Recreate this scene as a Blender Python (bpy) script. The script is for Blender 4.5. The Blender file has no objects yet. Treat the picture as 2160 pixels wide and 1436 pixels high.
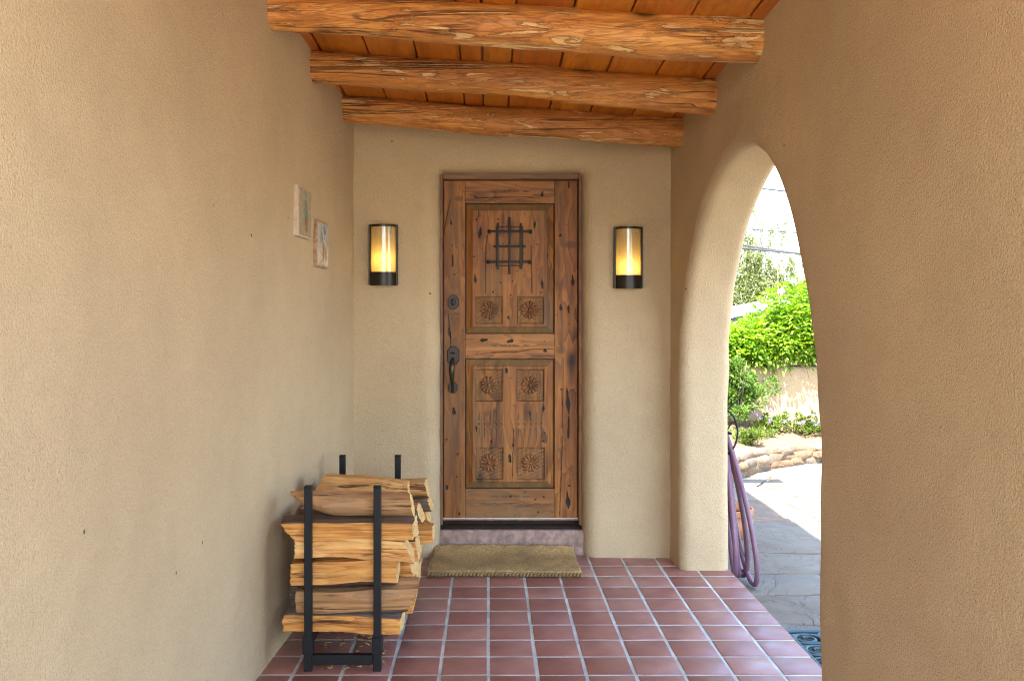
import bpy, bmesh, math, random
import numpy as np
from mathutils import Vector, Matrix
random.seed(7); rng = np.random.default_rng(11)
R = math.radians
scn = bpy.context.scene
# ------------------------------------------------------------------ camera, sky, sun, exposure
# x right, y into the picture, z up; porch tiles at z = 0, camera at the origin of x, y
cam_d = bpy.data.cameras.new('camera'); cam = bpy.data.objects.new('camera', cam_d)
scn.collection.objects.link(cam); scn.camera = cam
cam.location = (0, 0, 1.43); cam.rotation_euler = (R(90), 0, 0)
cam_d.sensor_width = 36; cam_d.lens = 32.17
cam_d.shift_x = 0.0231; cam_d.shift_y = -0.0269
cam_d.clip_start = 0.05; cam_d.clip_end = 3000
SUN = Vector((0.305, 0.46, -1.0)).normalized()          # travel direction of the light
elev = math.asin(-SUN.z); azim = math.atan2(-SUN.x, -SUN.y)
w = bpy.data.worlds.new('World'); scn.world = w; w.use_nodes = True
nt = w.node_tree; bg = nt.nodes['Background']
sky = nt.nodes.new('ShaderNodeTexSky'); sky.sky_type = 'NISHITA'; sky.sun_disc = False
sky.sun_elevation = elev; sky.sun_rotation = azim; sky.air_density = 1.0; sky.dust_density = 2.6; sky.altitude = 900
nt.links.new(sky.outputs[0], bg.inputs[0]); bg.inputs[1].default_value = 0.15
sd = bpy.data.lights.new('sun', 'SUN'); sd.energy = 2.5; sd.angle = R(0.5); sd.color = (1, .96, .89)
so = bpy.data.objects.new('sun', sd); scn.collection.objects.link(so)
so.rotation_euler = SUN.to_track_quat('-Z', 'Y').to_euler(); so.location = (-3, -2, 12)
vs = scn.view_settings; vs.view_transform = 'Standard'; vs.look = 'None'; vs.gamma = 1; vs.exposure = 3.42
scn.cycles.max_bounces = 8; scn.cycles.diffuse_bounces = 5; scn.cycles.transparent_max_bounces = 12
scn.cycles.filter_width = 1.1; scn.cycles.denoising_prefilter = 'NONE'

# ------------------------------------------------------------------ helpers
COL = scn.collection
def link(o, parent=None):
    COL.objects.link(o)
    if parent is not None: o.parent = parent
    return o
def mesh_obj(name, verts, faces, mats, parent=None, smooth=True, fmat=None):
    me = bpy.data.meshes.new(name)
    me.from_pydata([tuple(v) for v in verts], [], [tuple(f) for f in faces])
    for m in (mats if isinstance(mats, (list, tuple)) else [mats]): me.materials.append(m)
    if smooth: me.polygons.foreach_set('use_smooth', [True]*len(me.polygons))
    if fmat is not None: me.polygons.foreach_set('material_index', fmat)
    me.update()
    return link(bpy.data.objects.new(name, me), parent)
def bm_obj(name, bm, mat, parent=None, smooth=False, auto=None):
    me = bpy.data.meshes.new(name); bm.normal_update(); bm.to_mesh(me); bm.free()
    for m in (mat if isinstance(mat, (list, tuple)) else [mat]): me.materials.append(m)
    if smooth: me.polygons.foreach_set('use_smooth', [True]*len(me.polygons))
    if auto is not None:
        me.polygons.foreach_set('use_smooth', [True]*len(me.polygons)); me.set_sharp_from_angle(angle=R(auto))
    return link(bpy.data.objects.new(name, me), parent)
def tag(o, label, cat, group=None, kind=None):
    if label: o['label'] = label
    if cat: o['category'] = cat
    if group: o['group'] = group
    if kind: o['kind'] = kind
    return o
def struct(o): o['kind'] = 'structure'; return o
def empty(name, loc=(0, 0, 0)):
    o = bpy.data.objects.new(name, None); o.location = loc; o.empty_display_size = .05
    return link(o)
def part(name, o, root):           # keep world placement under an unrotated root Empty
    o.parent = root; o.location = o.location - root.location
    return o
def box(bm, x0, x1, y0, y1, z0, z1, bev=0, seg=1):
    r = bmesh.ops.create_cube(bm, size=1)
    for v in r['verts']:
        v.co = Vector(((x0+x1)/2+v.co.x*(x1-x0), (y0+y1)/2+v.co.y*(y1-y0), (z0+z1)/2+v.co.z*(z1-z0)))
    if bev:
        ed = list({e for v in r['verts'] for e in v.link_edges})
        bmesh.ops.bevel(bm, geom=ed, offset=bev, segments=seg, profile=.5, affect='EDGES')
    return bm
def nbox(name, mat, x0, x1, y0, y1, z0, z1, root=None, bev=0, seg=1):
    bm = bmesh.new(); box(bm, x0, x1, y0, y1, z0, z1, bev, seg)
    o = bm_obj(name, bm, mat, None)
    if root is not None: part(name, o, root)
    return o
def tube(pts, rad, n=8, closed=False, cap=True):
    P = [Vector(p) for p in pts]; N = len(P); V = []; F = []
    rad = rad if isinstance(rad, (list, tuple)) else [rad]*N
    up = None
    for i, p in enumerate(P):
        a = P[i-1] if (i > 0 or closed) else p; b = P[(i+1) % N] if (i < N-1 or closed) else p
        t = (b-a).normalized()
        if up is None:
            up = Vector((0, 0, 1)) if abs(t.z) < .9 else Vector((1, 0, 0))
        s = t.cross(up).normalized(); up = s.cross(t).normalized()
        for k in range(n):
            a_ = 2*math.pi*k/n; V.append(p + (s*math.cos(a_)+up*math.sin(a_))*rad[i])
    m = N if closed else N-1
    for i in range(m):
        for k in range(n):
            j = (i+1) % N; F.append((i*n+k, i*n+(k+1) % n, j*n+(k+1) % n, j*n+k))
    if not closed and cap:
        F.append(tuple(range(n))[::-1]); F.append(tuple((N-1)*n+k for k in range(n)))
    return V, F
def merge(lst):
    V = []; F = []
    for v, f in lst:
        b = len(V); V += list(v); F += [tuple(i+b for i in q) for q in f]
    return V, F
_W = rng.uniform(-1, 1, (24, 3)); _P = rng.uniform(0, 6.28, 24)
def wob(p, scale=1.0, octs=24):     # smooth pseudo noise in -1..1
    p = np.asarray(p, float)*scale
    return sum(np.sin(p@(_W[i]*(1+i*.22))*2.2+_P[i])/(1+i*.12) for i in range(octs))/5.0

# ------------------------------------------------------------------ materials
def NM(name):
    m = bpy.data.materials.new(name); m.use_nodes = True
    return m, m.node_tree, m.node_tree.nodes['Principled BSDF']
class G:                            # small node-graph writer
    def __init__(s, nt): s.nt = nt; s.n = nt.nodes; s.l = nt.links
    def node(s, t, **kw):
        n = s.n.new(t)
        for k, v in kw.items(): setattr(n, k, v)
        return n
    def put(s, sock, v):
        if hasattr(v, 'is_output'): s.l.new(v, sock)
        elif v is not None: sock.default_value = v
    def coord(s, kind='Object', scale=(1, 1, 1), loc=(0, 0, 0), rot=(0, 0, 0)):
        if kind == 'World': o = s.node('ShaderNodeNewGeometry').outputs['Position']
        else: o = s.node('ShaderNodeTexCoord').outputs[kind]
        m = s.node('ShaderNodeMapping'); s.l.new(o, m.inputs[0])
        m.inputs['Scale'].default_value = scale; m.inputs['Location'].default_value = loc; m.inputs['Rotation'].default_value = rot
        return m.outputs[0]
    def shift(s, vec, val):         # move a vector by a per-object random
        c = s.node('ShaderNodeVectorMath', operation='ADD'); s.l.new(vec, c.inputs[0])
        m = s.node('ShaderNodeVectorMath', operation='SCALE'); m.inputs[0].default_value = (37.1, 17.7, 53.3)
        s.put(m.inputs['Scale'], val); s.l.new(m.outputs[0], c.inputs[1]); return c.outputs[0]
    def rnd(s): return s.node('ShaderNodeObjectInfo').outputs['Random']
    def noise(s, vec, scale, detail=4, rough=.55, dist=0):
        n = s.node('ShaderNodeTexNoise'); s.l.new(vec, n.inputs['Vector'])
        n.inputs['Scale'].default_value = scale; n.inputs['Detail'].default_value = detail
        n.inputs['Roughness'].default_value = rough; n.inputs['Distortion'].default_value = dist
        return n.outputs['Fac']
    def voro(s, vec, scale, out='Distance', feat='F1'):
        n = s.node('ShaderNodeTexVoronoi', feature=feat); s.l.new(vec, n.inputs['Vector']); n.inputs['Scale'].default_value = scale
        return n.outputs[out]
    def ramp(s, fac, stops, interp='LINEAR'):
        n = s.node('ShaderNodeValToRGB'); s.put(n.inputs[0], fac); e = n.color_ramp.elements; n.color_ramp.interpolation = interp
        while len(e) < len(stops): e.new(.5)
        for k, (p, c) in enumerate(stops):
            e[k].position = p; e[k].color = (c, c, c, 1) if isinstance(c, (int, float)) else (*c, 1)
        return n.outputs[0]
    def mix(s, fac, a, b, mode='MIX'):
        n = s.node('ShaderNodeMix', data_type='RGBA', blend_type=mode)
        s.put(n.inputs[0], fac)
        for k, v in ((6, a), (7, b)):
            s.put(n.inputs[k], (*v, 1) if isinstance(v, tuple) and len(v) == 3 else v)
        return n.outputs[2]
    def math(s, op, a, b=None):
        n = s.node('ShaderNodeMath', operation=op); s.put(n.inputs[0], a); s.put(n.inputs[1], b); return n.outputs[0]
    def attr(s, name): return s.node('ShaderNodeAttribute', attribute_name=name).outputs['Fac']
    def bump(s, h, strength, dist, normal=None):
        n = s.node('ShaderNodeBump'); n.inputs['Strength'].default_value = strength; n.inputs['Distance'].default_value = dist
        s.put(n.inputs['Height'], h)
        if normal is not None: s.l.new(normal, n.inputs['Normal'])
        return n.outputs[0]
def plain(name, col, rough=.5, metal=0, bumps=None, var=.12, coat=0, scale=30):
    m, nt, b = NM(name); g = G(nt)
    v = g.coord('World'); n = g.noise(v, scale, 5)
    c = g.mix(n, tuple(x*(1-var*2) for x in col), tuple(min(1, x*(1+var*2)) for x in col))
    nt.links.new(c, b.inputs['Base Color']); b.inputs['Roughness'].default_value = rough; b.inputs['Metallic'].default_value = metal
    b.inputs['Coat Weight'].default_value = coat
    if bumps: nt.links.new(g.bump(g.noise(v, bumps[0], 4), bumps[1], bumps[2]), b.inputs['Normal'])
    return m
def stucco(name, col, grain=140, rel=.0055):
    m, nt, b = NM(name); g = G(nt); v = g.coord('World')
    big = g.noise(v, 1.3, 5, .6); mid = g.noise(v, 9, 4)
    c = g.mix(g.ramp(big, [(.3, 0), (.7, 1)]), tuple(x*.88 for x in col), tuple(x*1.07 for x in col))
    c = g.mix(g.ramp(mid, [(.35, 0), (.75, .25)]), c, tuple(x*.84 for x in col))
    grit = g.noise(v, 210, 2, .6); c = g.mix(g.ramp(grit, [(.28, .42), (.50, 0)]), c, tuple(x*.52 for x in col)); c = g.mix(g.ramp(grit, [(.56, 0), (.72, .28)]), c, tuple(min(1, x*1.25) for x in col))
    sp = g.voro(v, 5.5); spn = g.noise(v, 2.1, 2)
    dot = g.math('MULTIPLY', g.ramp(sp, [(.025, 1), (.04, 0)]), g.ramp(spn, [(.48, 0), (.52, 1)]))
    c = g.mix(dot, c, (.05, .035, .025))
    nt.links.new(c, b.inputs['Base Color']); b.inputs['Roughness'].default_value = .93; b.inputs['Specular IOR Level'].default_value = .2
    f = g.noise(v, grain, 3, .6); f2 = g.noise(v, grain*2.6, 2, .5); f3 = g.noise(v, 7, 4)
    h = g.math('ADD', g.math('MULTIPLY', f, 1.0), g.math('ADD', g.math('MULTIPLY', f2, .4), g.math('MULTIPLY', f3, 1.5)))
    nt.links.new(g.bump(h, 1.0, rel), b.inputs['Normal'])
    return m
def wood(name, light, mid, dark, axis, rough=.5, grain=1.0, peel=None, coat=0, wear=False, rel=.002, knots=True, coord='Object', grey=None, contrast=1.0, checks=False):
    m, nt, b = NM(name); g = G(nt)
    st = [14.0*grain]*3; st['xyz'.index(axis)] = .75*grain
    v0 = g.coord(coord, tuple(st)); rnd = g.rnd(); v = g.shift(v0, rnd)
    st2 = [3.2]*3; st2['xyz'.index(axis)] = .8
    vk = g.shift(g.coord(coord, tuple(st2)), rnd)
    warp = g.noise(vk, 1.6, 3)
    n = g.noise(v, 1.0, 7, .62, .6)
    rings = g.math('FRACT', g.math('MULTIPLY', g.math('ADD', warp, g.math('MULTIPLY', n, .35)), 9.0))
    rings = g.ramp(rings, [(0, .15), (.55, .6), (.9, 1), (1, .1)])
    f = g.math('ADD', g.math('MULTIPLY', n, .75), g.math('MULTIPLY', rings, .25*contrast))
    c = g.ramp(f, [(.30, dark), (.47, mid), (.66, light)])
    c = g.mix(g.ramp(g.noise(vk, .9, 4), [(.38, .55), (.62, 0)]), c, tuple(x*.62 for x in mid))
    if name == 'ceiling_board': c = g.mix(g.ramp(rnd, [(0, .0), (.5, .25), (1, .75)]), c, (.40, .085, .008))
    if grey: c = g.mix(g.ramp(g.noise(vk, 1.7, 4), [(.5, 0), (.72, .75)]), c, grey)
    if knots:
        st3 = [4.2]*3; st3['xyz'.index(axis)] = 1.9
        k = g.voro(g.shift(g.coord(coord, tuple(st3)), rnd), 1.0)
        c = g.mix(g.ramp(k, [(.05, .9), (.11, .25), (.17, 0)]), c, tuple(x*.28 for x in dark))
    if peel:
        st4 = [17]*3; st4['xyz'.index(axis)] = 2.6
        p = g.noise(g.shift(g.coord(coord, tuple(st4)), rnd), 1.15, 6, .62, .9)
        pm = g.ramp(p, [(.572, 0), (.592, 1)])
        c = g.mix(pm, c, peel)
        sc = [30]*3; sc['xyz'.index(axis)] = .55
        ck = g.noise(g.shift(g.coord(coord, tuple(sc)), rnd), .55, 3, .5, .3); ckm = g.ramp(ck, [(.478, 0), (.494, 1), (.506, 1), (.522, 0)])
        ckm = g.math('MULTIPLY', ckm, g.ramp(g.noise(vk, 1.3, 2), [(.50, 0), (.58, 1)]))
        fl = g.noise(g.shift(g.coord(coord, tuple([x*.9 for x in st4])), rnd), 1.6, 5, .6, 1.6); flm = g.ramp(fl, [(.44, 0), (.485, .32), (.50, .32), (.53, 0)])
        c = g.mix(flm, c, tuple(x*.75 for x in dark)); c = g.mix(g.math('MULTIPLY', ckm, .7), c, (.05, .02, .008))
        edge = g.ramp(p, [(.545, 0), (.567, .6), (.58, 0)])
        c = g.mix(edge, c, tuple(x*.45 for x in dark))
    if checks:
        sc = [34]*3; sc['xyz'.index(axis)] = 1.1
        ck = g.noise(g.shift(g.coord(coord, tuple(sc)), rnd), .8, 3, .55, .5); ckm = g.ramp(ck, [(.470, 0), (.492, 1), (.508, 1), (.530, 0)])
        ckm = g.math('MULTIPLY', ckm, g.ramp(g.noise(vk, 2.6, 3), [(.50, 0), (.57, 1)])); c = g.mix(ckm, c, tuple(x*.3 for x in dark))
        st5 = [7]*3; st5['xyz'.index(axis)] = 3.0
        c = g.mix(g.ramp(g.noise(g.shift(g.coord(coord, tuple(st5)), rnd), 1.4, 5, .65), [(.60, 0), (.72, .55)]), c, (.30, .15, .06))
    fine = g.noise(v, 3.4, 4, .6)
    c = g.mix(g.ramp(fine, [(.3, .5), (.47, 0)]), c, tuple(x*.5 for x in dark))
    if wear: b.inputs['Specular IOR Level'].default_value = .3; c = g.mix(g.attr('wear'), c, (.016, .014, .010))
    if wear: c = g.mix(g.attr('patina_shade'), c, (.13, .105, .05))
    nt.links.new(c, b.inputs['Base Color']); b.inputs['Roughness'].default_value = rough
    b.inputs['Coat Weight'].default_value = coat; b.inputs['Coat Roughness'].default_value = .3
    h = g.math('ADD', n, g.math('MULTIPLY', fine, .5))
    if peel: h = g.math('SUBTRACT', g.math('SUBTRACT', h, g.math('MULTIPLY', pm, .8)), g.math('ADD', g.math('MULTIPLY', flm, .7), g.math('MULTIPLY', ckm, 1.5)))
    nt.links.new(g.bump(h, .8, rel), b.inputs['Normal'])
    return m
M = {}
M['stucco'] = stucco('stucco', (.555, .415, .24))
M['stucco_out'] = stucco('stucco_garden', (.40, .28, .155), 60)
M['viga'] = wood('peeled_log', (.78, .37, .085), (.64, .245, .045), (.30, .09, .018), 'x', .5, .9, peel=(.80, .50, .20), rel=.007)
M['board'] = wood('ceiling_board', (.72, .275, .022), (.58, .175, .010), (.22, .05, .005), 'y', .36, .55, coat=.3)
M['door_v'] = wood('door_wood_upright', (.43, .165, .034), (.265, .093, .018), (.085, .031, .008), 'z', .5, .8, wear=True, grey=(.16, .095, .035), coord='Generated' if False else 'Object')
M['door_h'] = wood('door_wood_cross', (.42, .175, .046), (.28, .108, .027), (.10, .04, .012), 'x', .5, .8, wear=True, grey=(.19, .115, .048))
M['frame_wood'] = wood('door_frame_wood', (.30, .135, .045), (.20, .08, .026), (.08, .034, .013), 'z', .5, .8)
M['log_wood'] = wood('split_wood', (.82, .42, .105), (.70, .305, .065), (.34, .12, .028), 'x', .75, 1.1, knots=True, checks=True, rel=.007)
M['log_pale'] = wood('pale_split_wood', (.84, .50, .17), (.70, .34, .09), (.38, .155, .045), 'x', .78, 1.1, knots=True, checks=True, rel=.007)
M['log_grey'] = wood('weathered_split_wood', (.62, .34, .13), (.47, .235, .085), (.22, .10, .04), 'x', .85, 1.3, knots=False, checks=True, rel=.007, grey=(.40, .26, .15))
def end_mat():
    m, nt, b = NM('log_end_grain'); g = G(nt); rnd = g.rnd(); v = g.coord('Object', (0, 1, 1), (0, .05, -.04)); vs_ = g.shift(g.coord('Object', (30, 30, 30)), rnd)
    ln = g.node('ShaderNodeVectorMath', operation='LENGTH'); nt.links.new(v, ln.inputs[0])
    q = g.math('ADD', ln.outputs['Value'], g.math('MULTIPLY', g.noise(vs_, .5, 3), .02)); ring = g.math('FRACT', g.math('MULTIPLY', q, 130.0))
    c = g.ramp(ring, [(0, (.58, .33, .10)), (.7, (.80, .53, .20)), (1, (.50, .26, .08))])
    c = g.mix(g.ramp(g.noise(vs_, .8, 4), [(.4, .5), (.6, 0)]), c, (.46, .24, .08)); c = g.mix(g.ramp(g.noise(vs_, 2.2, 3), [(.30, .8), (.40, 0)]), c, (.16, .08, .03))
    nt.links.new(c, b.inputs['Base Color']); b.inputs['Roughness'].default_value = .85
    nt.links.new(g.bump(g.noise(vs_, 4, 4), .9, .006), b.inputs['Normal']); return m
M['log_end'] = end_mat()
M['bark'] = wood('bark', (.22, .135, .075), (.14, .085, .05), (.05, .03, .02), 'x', .95, 1.6, knots=False, rel=.012, grey=(.22, .19, .16))
M['black_metal'] = plain('powder_coated_steel', (.010, .010, .0095), .55, 0, (300, .25, .0006), .2, scale=60)
M['black_metal'].node_tree.nodes['Principled BSDF'].inputs['Specular IOR Level'].default_value = .25
M['iron'] = plain('wrought_iron', (.020, .019, .018), .48, .5, (180, .6, .0015), .25, scale=80)
M['bronze'] = plain('oil_rubbed_bronze', (.024, .016, .012), .4, .6, (140, .2, .0006), .35, scale=45)
M['grip'] = plain('worn_bronze_grip', (.055, .048, .026), .34, .7, (140, .2, .0006), .5, scale=30)
M['lamp_metal'] = plain('dark_bronze_lamp', (.028, .023, .018), .38, .5, None, .1)
M['threshold'] = plain('black_threshold', (.016, .015, .014), .35, .3, (90, .3, .001), .3)
M['sweep'] = plain('aluminium_sweep', (.75, .74, .70), .3, .7)
M['grout'] = plain('grout', (.50, .50, .42), .9, 0, (150, .7, .002), .42, scale=7)
M['concrete_red'] = plain('painted_concrete', (.31, .20, .15), .85, 0, (45, .9, .006), .5, scale=22)
M['rubber'] = plain('green_rubber', (.022, .060, .066), .45, 0, (200, .3, .001), .2)
M['terracotta'] = plain('terracotta', (.42, .17, .075), .8, 0, (80, .4, .002), .2)
M['soil'] = plain('mulch', (.20, .125, .065), .95, 0, (60, 1, .02), .4, scale=22)
M['ground'] = plain('dry_ground', (.36, .28, .19), .95, 0, (20, .6, .02), .2, scale=3)
M['stone_side'] = plain('roof_membrane', (.40, .34, .27), .9)
M['white_metal'] = plain('white_roof_metal', (.78, .80, .82), .4, 0, None, .04)
M['navy'] = plain('dark_fascia', (.05, .065, .10), .5)
M['cable'] = plain('cable', (.03, .032, .035), .6)
M['stem'] = plain('woody_stem', (.19, .13, .085), .9, 0, (60, .5, .005), .3)
M['poplar_bark'] = plain('pale_bark', (.36, .31, .24), .9, 0, (40, .5, .01), .2)
def tile_mat():
    m, nt, b = NM('quarry_tile'); g = G(nt); r = g.rnd(); v = g.shift(g.coord('Object'), r)
    c = g.ramp(r, [(0, (.40, .185, .135)), (.2, (.255, .10, .072)), (.45, (.36, .155, .11)), (.6, (.29, .12, .09)), (.8, (.43, .215, .16)), (1, (.32, .15, .12))])
    c = g.mix(g.ramp(g.noise(v, 7, 6, .65), [(.35, .55), (.65, 0)]), c, (.20, .075, .054))
    c = g.mix(g.ramp(g.noise(v, 16, 5, .7), [(.60, 0), (.78, .5)]), c, (.34, .22, .18))
    nt.links.new(c, b.inputs['Base Color'])
    nt.links.new(g.ramp(g.noise(v, 9, 4), [(.3, .30), (.7, .48)]), b.inputs['Roughness'])
    nt.links.new(g.bump(g.math('ADD', g.noise(v, 14, 4), g.math('MULTIPLY', g.noise(v, 130, 2), .2)), .5, .003), b.inputs['Normal'])
    return m
M['tile'] = tile_mat()
def flag_mat():
    m, nt, b = NM('flagstone'); g = G(nt); r = g.rnd(); v = g.shift(g.coord('Object'), r)
    c = g.ramp(r, [(0, (.16, .145, .11)), (.35, (.185, .155, .108)), (.7, (.145, .135, .105)), (.86, (.19, .15, .105)), (1, (.215, .135, .09))])
    c = g.mix(g.ramp(g.noise(v, 2.6, 6, .62, .8), [(.4, .6), (.62, 0)]), c, (.105, .092, .068))
    c = g.mix(g.ramp(g.noise(v, 5, 5, .62), [(.6, 0), (.75, .5)]), c, (.23, .17, .108))
    nt.links.new(c, b.inputs['Base Color']); b.inputs['Roughness'].default_value = .8
    strata = g.ramp(g.noise(v, 2.2, 6, .6, 1.3), [(.44, 0), (.46, .5), (.56, .55), (.58, 1)])
    h = g.math('ADD', g.math('MULTIPLY', strata, 1.0), g.math('MULTIPLY', g.noise(v, 22, 5), .5))
    nt.links.new(g.bump(h, .9, .012), b.inputs['Normal'])
    return m
M['flag'] = flag_mat()
def rock_mat():
    m, nt, b = NM('sandstone_rock'); g = G(nt); r = g.rnd(); v = g.shift(g.coord('Object'), r)
    c = g.ramp(r, [(0, (.29, .22, .15)), (.4, (.33, .19, .085)), (.7, (.28, .23, .17)), (1, (.34, .17, .075))])
    c = g.mix(g.ramp(g.noise(v, 9, 5, .65), [(.4, .6), (.62, 0)]), c, (.14, .09, .055))
    nt.links.new(c, b.inputs['Base Color']); b.inputs['Roughness'].default_value = .9
    nt.links.new(g.bump(g.noise(v, 25, 6, .65), 1, .02), b.inputs['Normal'])
    return m
M['rock'] = rock_mat()
def coir_mat(name, a, b_):
    m, nt, b = NM(name); g = G(nt); v = g.coord('World', (60, 220, 220)); v2 = g.coord('World')
    c = g.ramp(g.noise(v, 1, 4, .7), [(.32, tuple(x*.35 for x in a)), (.5, a), (.7, b_)])
    c = g.mix(g.ramp(g.noise(v2, 6, 4), [(.4, .55), (.62, 0)]), c, tuple(x*.5 for x in a))
    nt.links.new(c, b.inputs['Base Color']); b.inputs['Roughness'].default_value = .95
    nt.links.new(g.bump(g.noise(v, 1, 4, .7), 1, .008), b.inputs['Normal'])
    return m
M['coir'] = coir_mat('coir', (.55, .345, .125), (.74, .50, .21))
M['coir_edge'] = coir_mat('coir_braid', (.34, .20, .075), (.50, .32, .13))
M['hose'] = plain('purple_hose', (.155, .070, .105), .42, 0, (90, .2, .001), .12)
def leaf_mat(name, stops, trans=.45):
    m, nt, b = NM(name); g = G(nt)
    c = g.ramp(g.attr('rnd'), stops)
    nt.links.new(c, b.inputs['Base Color']); b.inputs['Roughness'].default_value = .45
    t = g.node('ShaderNodeBsdfTranslucent'); nt.links.new(g.mix(1.0, c, (1.0, 1.0, .45), 'MULTIPLY'), t.inputs[0])
    mx = g.node('ShaderNodeMixShader'); mx.inputs[0].default_value = trans
    nt.links.new(b.outputs[0], mx.inputs[1]); nt.links.new(t.outputs[0], mx.inputs[2])
    nt.links.new(mx.outputs[0], nt.nodes['Material Output'].inputs[0])
    return m
M['leaf_vine'] = leaf_mat('vine_leaf', [(0, (.075, .19, .012)), (.5, (.19, .35, .016)), (1, (.38, .48, .025))])
M['leaf_shrub'] = leaf_mat('shrub_leaf', [(0, (.07, .15, .03)), (.6, (.15, .26, .05)), (1, (.26, .36, .08))])
M['leaf_poplar'] = leaf_mat('poplar_leaf', [(0, (.12, .16, .06)), (.6, (.20, .25, .09)), (1, (.32, .32, .11))])
M['leaf_ground'] = leaf_mat('groundcover_leaf', [(0, (.07, .14, .018)), (.6, (.14, .22, .03)), (1, (.24, .28, .05))])
M['petal'] = plain('violet_petal', (.22, .13, .50), .6, 0, None, .15)
M['pink'] = plain('pink_petal', (.55, .20, .30), .6, 0, None, .15)
def glass_mat():
    m, nt, b = NM('seeded_amber_glass'); g = G(nt); v = g.coord('Object')
    n = nt.nodes
    seeds = g.voro(v, 150); sm = g.ramp(seeds, [(.12, 1), (.30, 0)])
    tint = g.mix(sm, (.86, .76, .46), (1.0, .95, .80))
    tr = g.node('ShaderNodeBsdfTransparent'); nt.links.new(tint, tr.inputs[0])
    tl = g.node('ShaderNodeBsdfTranslucent'); nt.links.new(g.mix(sm, (.80, .68, .36), (1, .95, .78)), tl.inputs[0])
    df = g.node('ShaderNodeBsdfDiffuse'); df.inputs[0].default_value = (.60, .53, .32, 1)
    gl = g.node('ShaderNodeBsdfGlossy'); gl.inputs['Roughness'].default_value = .12
    nt.links.new(g.bump(g.math('SUBTRACT', 1.0, sm), .5, .002), gl.inputs['Normal'])
    m1 = g.node('ShaderNodeMixShader'); m1.inputs[0].default_value = .5; nt.links.new(tl.outputs[0], m1.inputs[1]); nt.links.new(df.outputs[0], m1.inputs[2])
    m2 = g.node('ShaderNodeMixShader'); m2.inputs[0].default_value = .62; nt.links.new(tr.outputs[0], m2.inputs[1]); nt.links.new(m1.outputs[0], m2.inputs[2])
    m3 = g.node('ShaderNodeMixShader'); m3.inputs[0].default_value = .10; nt.links.new(m2.outputs[0], m3.inputs[1]); nt.links.new(gl.outputs[0], m3.inputs[2])
    nt.links.new(m3.outputs[0], n['Material Output'].inputs[0])
    return m
M['glass'] = glass_mat(); M['added_reflector'] = plain('added_reflector_paint', (.80, .66, .36), .5, 0, None, .03)
def emit_mat(name, col, s):
    m, nt, b = NM(name); b.inputs['Base Color'].default_value = (.9, .8, .6, 1)
    b.inputs['Emission Color'].default_value = (*col, 1); b.inputs['Emission Strength'].default_value = s
    return m
M['bulb'] = emit_mat('warm_bulb', (1, .74, .36), .8)

# ------------------------------------------------------------------ the setting: ground, floor
gz = -.125                                            # level of the flagstone patio
g_v, g_f = [], []
gr = np.concatenate([-np.geomspace(900, 8, 14), np.linspace(-6, 30, 10), np.geomspace(40, 1500, 14)])
for a in gr:
    for b_ in gr: g_v.append((b_, a, gz-.05))
n_ = len(gr)
for i in range(n_-1):
    for j in range(n_-1): g_f.append((i*n_+j, i*n_+j+1, (i+1)*n_+j+1, (i+1)*n_+j))
ground = mesh_obj('ground', g_v, g_f, M['ground']); struct(ground)
# porch floor slab with grout surface, tiles as pieces
T = .1935; XE = 1.343; YB = 5.33
floor = nbox('porch_floor', M['grout'], -1.2, XE-.004, -1.55, 5.46, gz-.08, .0012); struct(floor)
def tile_mesh(w_, d_, seed):
    r = random.Random(seed); bm = bmesh.new(); box(bm, -w_/2, w_/2, -d_/2, d_/2, -.012, .0, 0)
    for v in bm.verts:
        v.co.x += r.uniform(-.0015, .0015); v.co.y += r.uniform(-.0015, .0015)
    bmesh.ops.bevel(bm, geom=[e for e in bm.edges if all(v.co.z > -.005 for v in e.verts)], offset=.003, segments=2, profile=.5, affect='EDGES')
    me = bpy.data.meshes.new('tile'); bm.to_mesh(me); bm.free(); me.materials.append(M['tile'])
    me.polygons.foreach_set('use_smooth', [True]*len(me.polygons)); me.set_sharp_from_angle(angle=R(50)); return me
GW = .0145
tms = [tile_mesh(T-GW, T-GW, s) for s in range(4)]
xs = [1.161-.0968+.0015 - k*T for k in range(13)]          # column centres
rows = [5.158-T/2 - k*T for k in range(22)]
def put_tile(me, x, y, rr=True):
    o = bpy.data.objects.new('tile', me); o.parent = floor
    o.location = (x+random.uniform(-.001, .001), y+random.uniform(-.001, .001), .004+random.uniform(-.0008, .0008))
    o.rotation_euler = (random.uniform(-.002, .002), random.uniform(-.002, .002), (random.randrange(4)*math.pi/2 if rr else 0)+random.uniform(-.003, .003))
    COL.objects.link(o)
def cut(x0, x1, y0, y1): put_tile(tile_mesh(x1-x0-GW, y1-y0-GW, 3), (x0+x1)/2, (y0+y1)/2, False)
for y in rows:
    for x in xs:
        lw = -.82-.047*max(0, 5.33-y)
        if x-T/2 < lw:
            if x+T/2 > lw+.03: cut(lw-.012, x+T/2, y-T/2, y+T/2)
            continue
        put_tile(random.choice(tms), x, y)
    if 3.0 < y < 5.07:                                       # edge column in the arch
        cut(1.161+.0015, XE+.004, y-T/2, y+T/2)
for x in xs:
    if x-T/2 > -.8: cut(x-T/2, x+T/2, 5.158, 5.40)

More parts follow.
